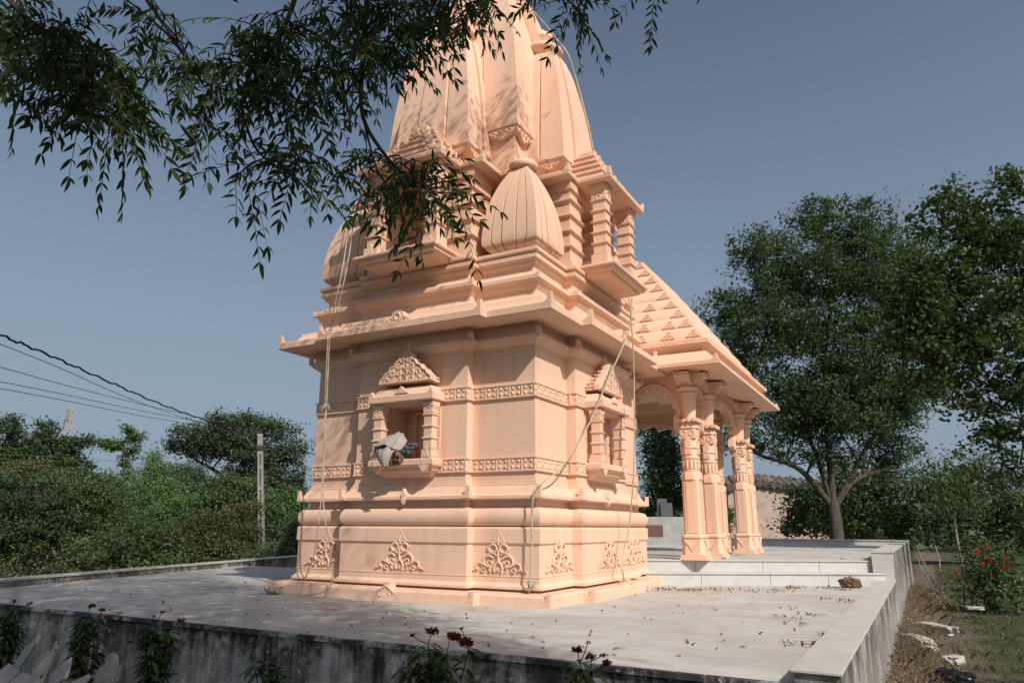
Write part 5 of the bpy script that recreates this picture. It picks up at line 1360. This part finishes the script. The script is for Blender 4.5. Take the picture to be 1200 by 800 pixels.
# dapples on the spire
for (x, y, z, n_) in ((-5.6,9.2,7.7,7), (-5.5,9.7,8.3,5), (-6.9,8.6,7.7,9), (-7.2,8.5,6.3,10), (-6.6,8.6,6.9,6), (-5.2,9.4,7.4,3), (-6.9,8.3,4.3,7), (-7.9,8.3,4.2,5), (-8.4,8.6,2.4,4), (-7.6,8.5,8.8,8)):
    for i in range(n_):
        p = Vector((x, y, z))+Vector((sd.x, sd.y, sd.z))/sd.z*random.uniform(3.2, 5.5)+Vector((random.gauss(0,.3), random.gauss(0,.3), random.gauss(0,.25)))
        uv = project(p)
        if uv and inside(*uv): continue
        clumps.append(p)
Cn = np.array([tuple(p) for p in clumps])
pts = (Cn[:, None, :]+rng.normal(size=(len(Cn), 46, 3))*np.array([0.28, 0.28, 0.2])).reshape(-1, 3)
V, F = leaf_quads(pts, 0.115, 0.34, 0.45); fast('crown', V, F, L_neem, NEEM)
tk = MB(); fork = Vector((3.9, -2.4, 4.2))
tk.tube(catmull([NB+Vector((0,0,-.2)), Vector((4.9,-3.3,1.5)), fork], 6), list(np.linspace(0.36, 0.26, 13)), 12)
hubs = []
for e in [(1.5,0.2,8.5),(-1.5,2.0,8.2),(0.5,2.6,10.0),(-3.5,1.5,6.6),(-2.5,-0.5,7.5),(2.5,1.0,10.5),(-6.5,2.8,7.3),(-0.5,0.8,4.8)]:
    e = Vector(e); m_ = fork.lerp(e, 0.5)+Vector((0, 0, 0.6)); pts_ = catmull([fork-Vector((0,0,.3)), m_, e], 8)
    tk.tube(pts_, list(np.linspace(0.15, 0.035, len(pts_))), 8); hubs += pts_[6:]
trunk = tk.build('trunk', M_bark, NEEM, 60)
# branches that hang into view: compound leaves with toothed, curved leaflets
BR = MB(); LV = []; LF = []
def leaflet(p, d, nrm, Lf, w):
    n0 = len(LV); s_ = d.cross(nrm).normalized(); nn = s_.cross(d).normalized(); cv = random.uniform(-0.18, 0.18)
    def q(t_, wd, dz): return p+d*Lf*t_+s_*(wd*w+cv*Lf*t_*t_)+nn*dz*Lf
    LV.extend([q(0,0,0), q(.22,.8,.05), q(.5,1,.03), q(.78,.55,-.03), q(1.0,0,-.12), q(.78,-.5,-.03), q(.5,-.85,.03), q(.22,-.7,.05)])
    LF.append([n0+i for i in range(8)])
def compound(p, d, Lc):
    d = d.normalized(); pts_ = []; npair = random.randint(4, 7)
    for k in range(npair+2):
        s_ = k/(npair+1); pts_.append(p+d*Lc*s_+Vector((0, 0, -0.35*Lc*s_*s_)))
    BR.tube(pts_, list(np.linspace(0.0022, 0.001, len(pts_))), 4)
    nrm = Vector((random.gauss(0, .5), random.gauss(0, .5), 1)).normalized()
    for k in range(1, len(pts_)):
        tg = (pts_[k]-pts_[k-1]).normalized(); s_ = tg.cross(nrm).normalized()
        for q in (-1, 1):
            dd = (s_*q*0.85+tg*0.65+Vector((0, 0, -0.35))+Vector((random.gauss(0,.15), random.gauss(0,.15), random.gauss(0,.15)))).normalized()
            Lf = random.uniform(0.042, 0.072)*(1.0 if k < len(pts_)-1 else 0.85)
            leaflet(pts_[k]+tg*random.uniform(-.006, .006), dd, (nrm+Vector((random.gauss(0,.3), random.gauss(0,.3), 0))).normalized(), Lf, Lf*0.125)
    leaflet(pts_[-1], (pts_[-1]-pts_[-2]).normalized(), nrm, random.uniform(0.05, 0.075), 0.010)
def branch(pts_, r0, r1, n=7):
    pts_ = catmull(pts_, n); BR.tube(pts_, list(np.linspace(r0, r1, len(pts_))), 6); return pts_
def cluster(src, u, v, ru, rv, D, ntw, nl, dD=0.35):
    for i in range(ntw):
        a = random.uniform(0, 2*PI); q = math.sqrt(random.uniform(0, 1))
        e = P(u+ru*q*math.cos(a), v+rv*q*math.sin(a), D+random.uniform(-dD, dD))
        s_ = min(random.sample(src, min(5, len(src))), key=lambda w: (w-e).length)
        m_ = s_.lerp(e, 0.55)+Vector((random.gauss(0, .04), random.gauss(0, .04), 0.06))
        tw_ = catmull([s_, m_, e], 5); BR.tube(tw_, list(np.linspace(0.005, 0.002, len(tw_))), 5)
        for k in range(nl):
            b_ = tw_[random.randint(max(0, len(tw_)-6), len(tw_)-1)]
            d = Vector((random.gauss(0, 1), random.gauss(0, 1), random.gauss(-0.55, 0.45)))
            compound(b_, d, random.uniform(0.15, 0.27))
bA = branch([P(-60,-80,2.6), P(10,0,2.5), P(70,60,2.45), P(120,120,2.4), P(150,160,2.4)], 0.012, 0.003)
cluster(bA, 25, 25, 45, 45, 2.5, 10, 5); cluster(bA, 80, 60, 50, 45, 2.45, 12, 5); cluster(bA, 125, 125, 36, 40, 2.4, 10, 5); cluster(bA, 20, 110, 30, 30, 2.5, 2, 2)
bB = branch([P(140,-60,2.9), P(172,0,2.8), P(200,40,2.75), P(224,76,2.75), P(238,100,2.75)], 0.010, 0.004)
cluster(bB, 225, 110, 36, 40, 2.75, 6, 4); cluster(bB, 120, 15, 50, 25, 2.7, 4, 3); cluster(bB, 200, 20, 30, 20, 2.8, 2, 2)
bC = branch([P(360,-90,2.9), P(345,0,2.8), P(318,60,2.75), P(296,100,2.7), P(283,122,2.7)], 0.014, 0.008)
bC2 = branch([P(283,122,2.7), P(288,145,2.7), P(300,174,2.7), P(324,196,2.7), P(345,200,2.7)], 0.007, 0.003)
cluster(bC, 330, 60, 60, 65, 2.8, 15, 4); cluster(bC, 270, 80, 50, 55, 2.7, 9, 4); cluster(bC2, 355, 195, 30, 20, 2.7, 5, 4); cluster(bC2[:20], 310, 200, 30, 18, 2.7, 3, 3); cluster(bC2[8:], 280, 205, 14, 8, 2.7, 2, 2)
bD = branch([P(440,-90,3.1), P(430,0,3.0), P(425,70,2.95), P(425,135,2.9), P(450,180,2.9), P(475,205,2.9), P(505,222,2.9)], 0.015, 0.004)
bD2 = branch([P(425,135,2.9), P(432,165,2.9), P(441,196,2.9), P(456,222,2.9)], 0.006, 0.003)
cluster(bD[:22], 415, 35, 70, 55, 3.0, 15, 4); cluster(bD[:22], 470, 30, 60, 45, 3.05, 12, 4); cluster(bD[:20], 395, 110, 50, 34, 2.95, 6, 4)
cluster(bD2, 440, 205, 24, 20, 2.9, 3, 3); cluster(bD[26:], 495, 210, 45, 22, 2.9, 6, 4); cluster(bD[30:], 535, 232, 24, 22, 2.9, 4, 3); cluster(bD[26:], 470, 240, 36, 14, 2.9, 3, 3)
bE = branch([P(560,-90,3.3), P(545,-30,3.2), P(530,10,3.1), P(520,40,3.1)], 0.010, 0.003)
cluster(bE, 530, 15, 45, 28, 3.1, 8, 4); cluster(bE, 575, -2, 30, 18, 3.15, 3, 4)
bF = branch([P(660,-90,3.2), P(668,-30,3.1), P(678,8,3.05), P(690,30,3.05)], 0.008, 0.002)
cluster(bF, 665, 8, 32, 16, 3.05, 3, 4, .2); cluster(bF, 682, 25, 14, 16, 3.05, 2, 2, .1)
bG = branch([P(790,-90,3.2), P(780,-40,3.1), P(776,-12,3.1)], 0.006, 0.002)
cluster(bG, 775, -8, 14, 6, 3.1, 2, 2, .1)
# join the hanging branches up to the big limbs
for st in (bA[0], bB[0], bC[0], bD[0], bE[0], bF[0], bG[0]):
    e = min(hubs, key=lambda q: (q-st).length); m_ = st.lerp(e, 0.5)+Vector((0, 0, 0.3)); pts_ = catmull([st, m_, e], 6); BR.tube(pts_, list(np.linspace(0.013, 0.03, len(pts_))), 6)
BR.build('branch', M_twig, NEEM, 60)
fast('leaves', [tuple(v) for v in LV], LF, L_neem, NEEM)
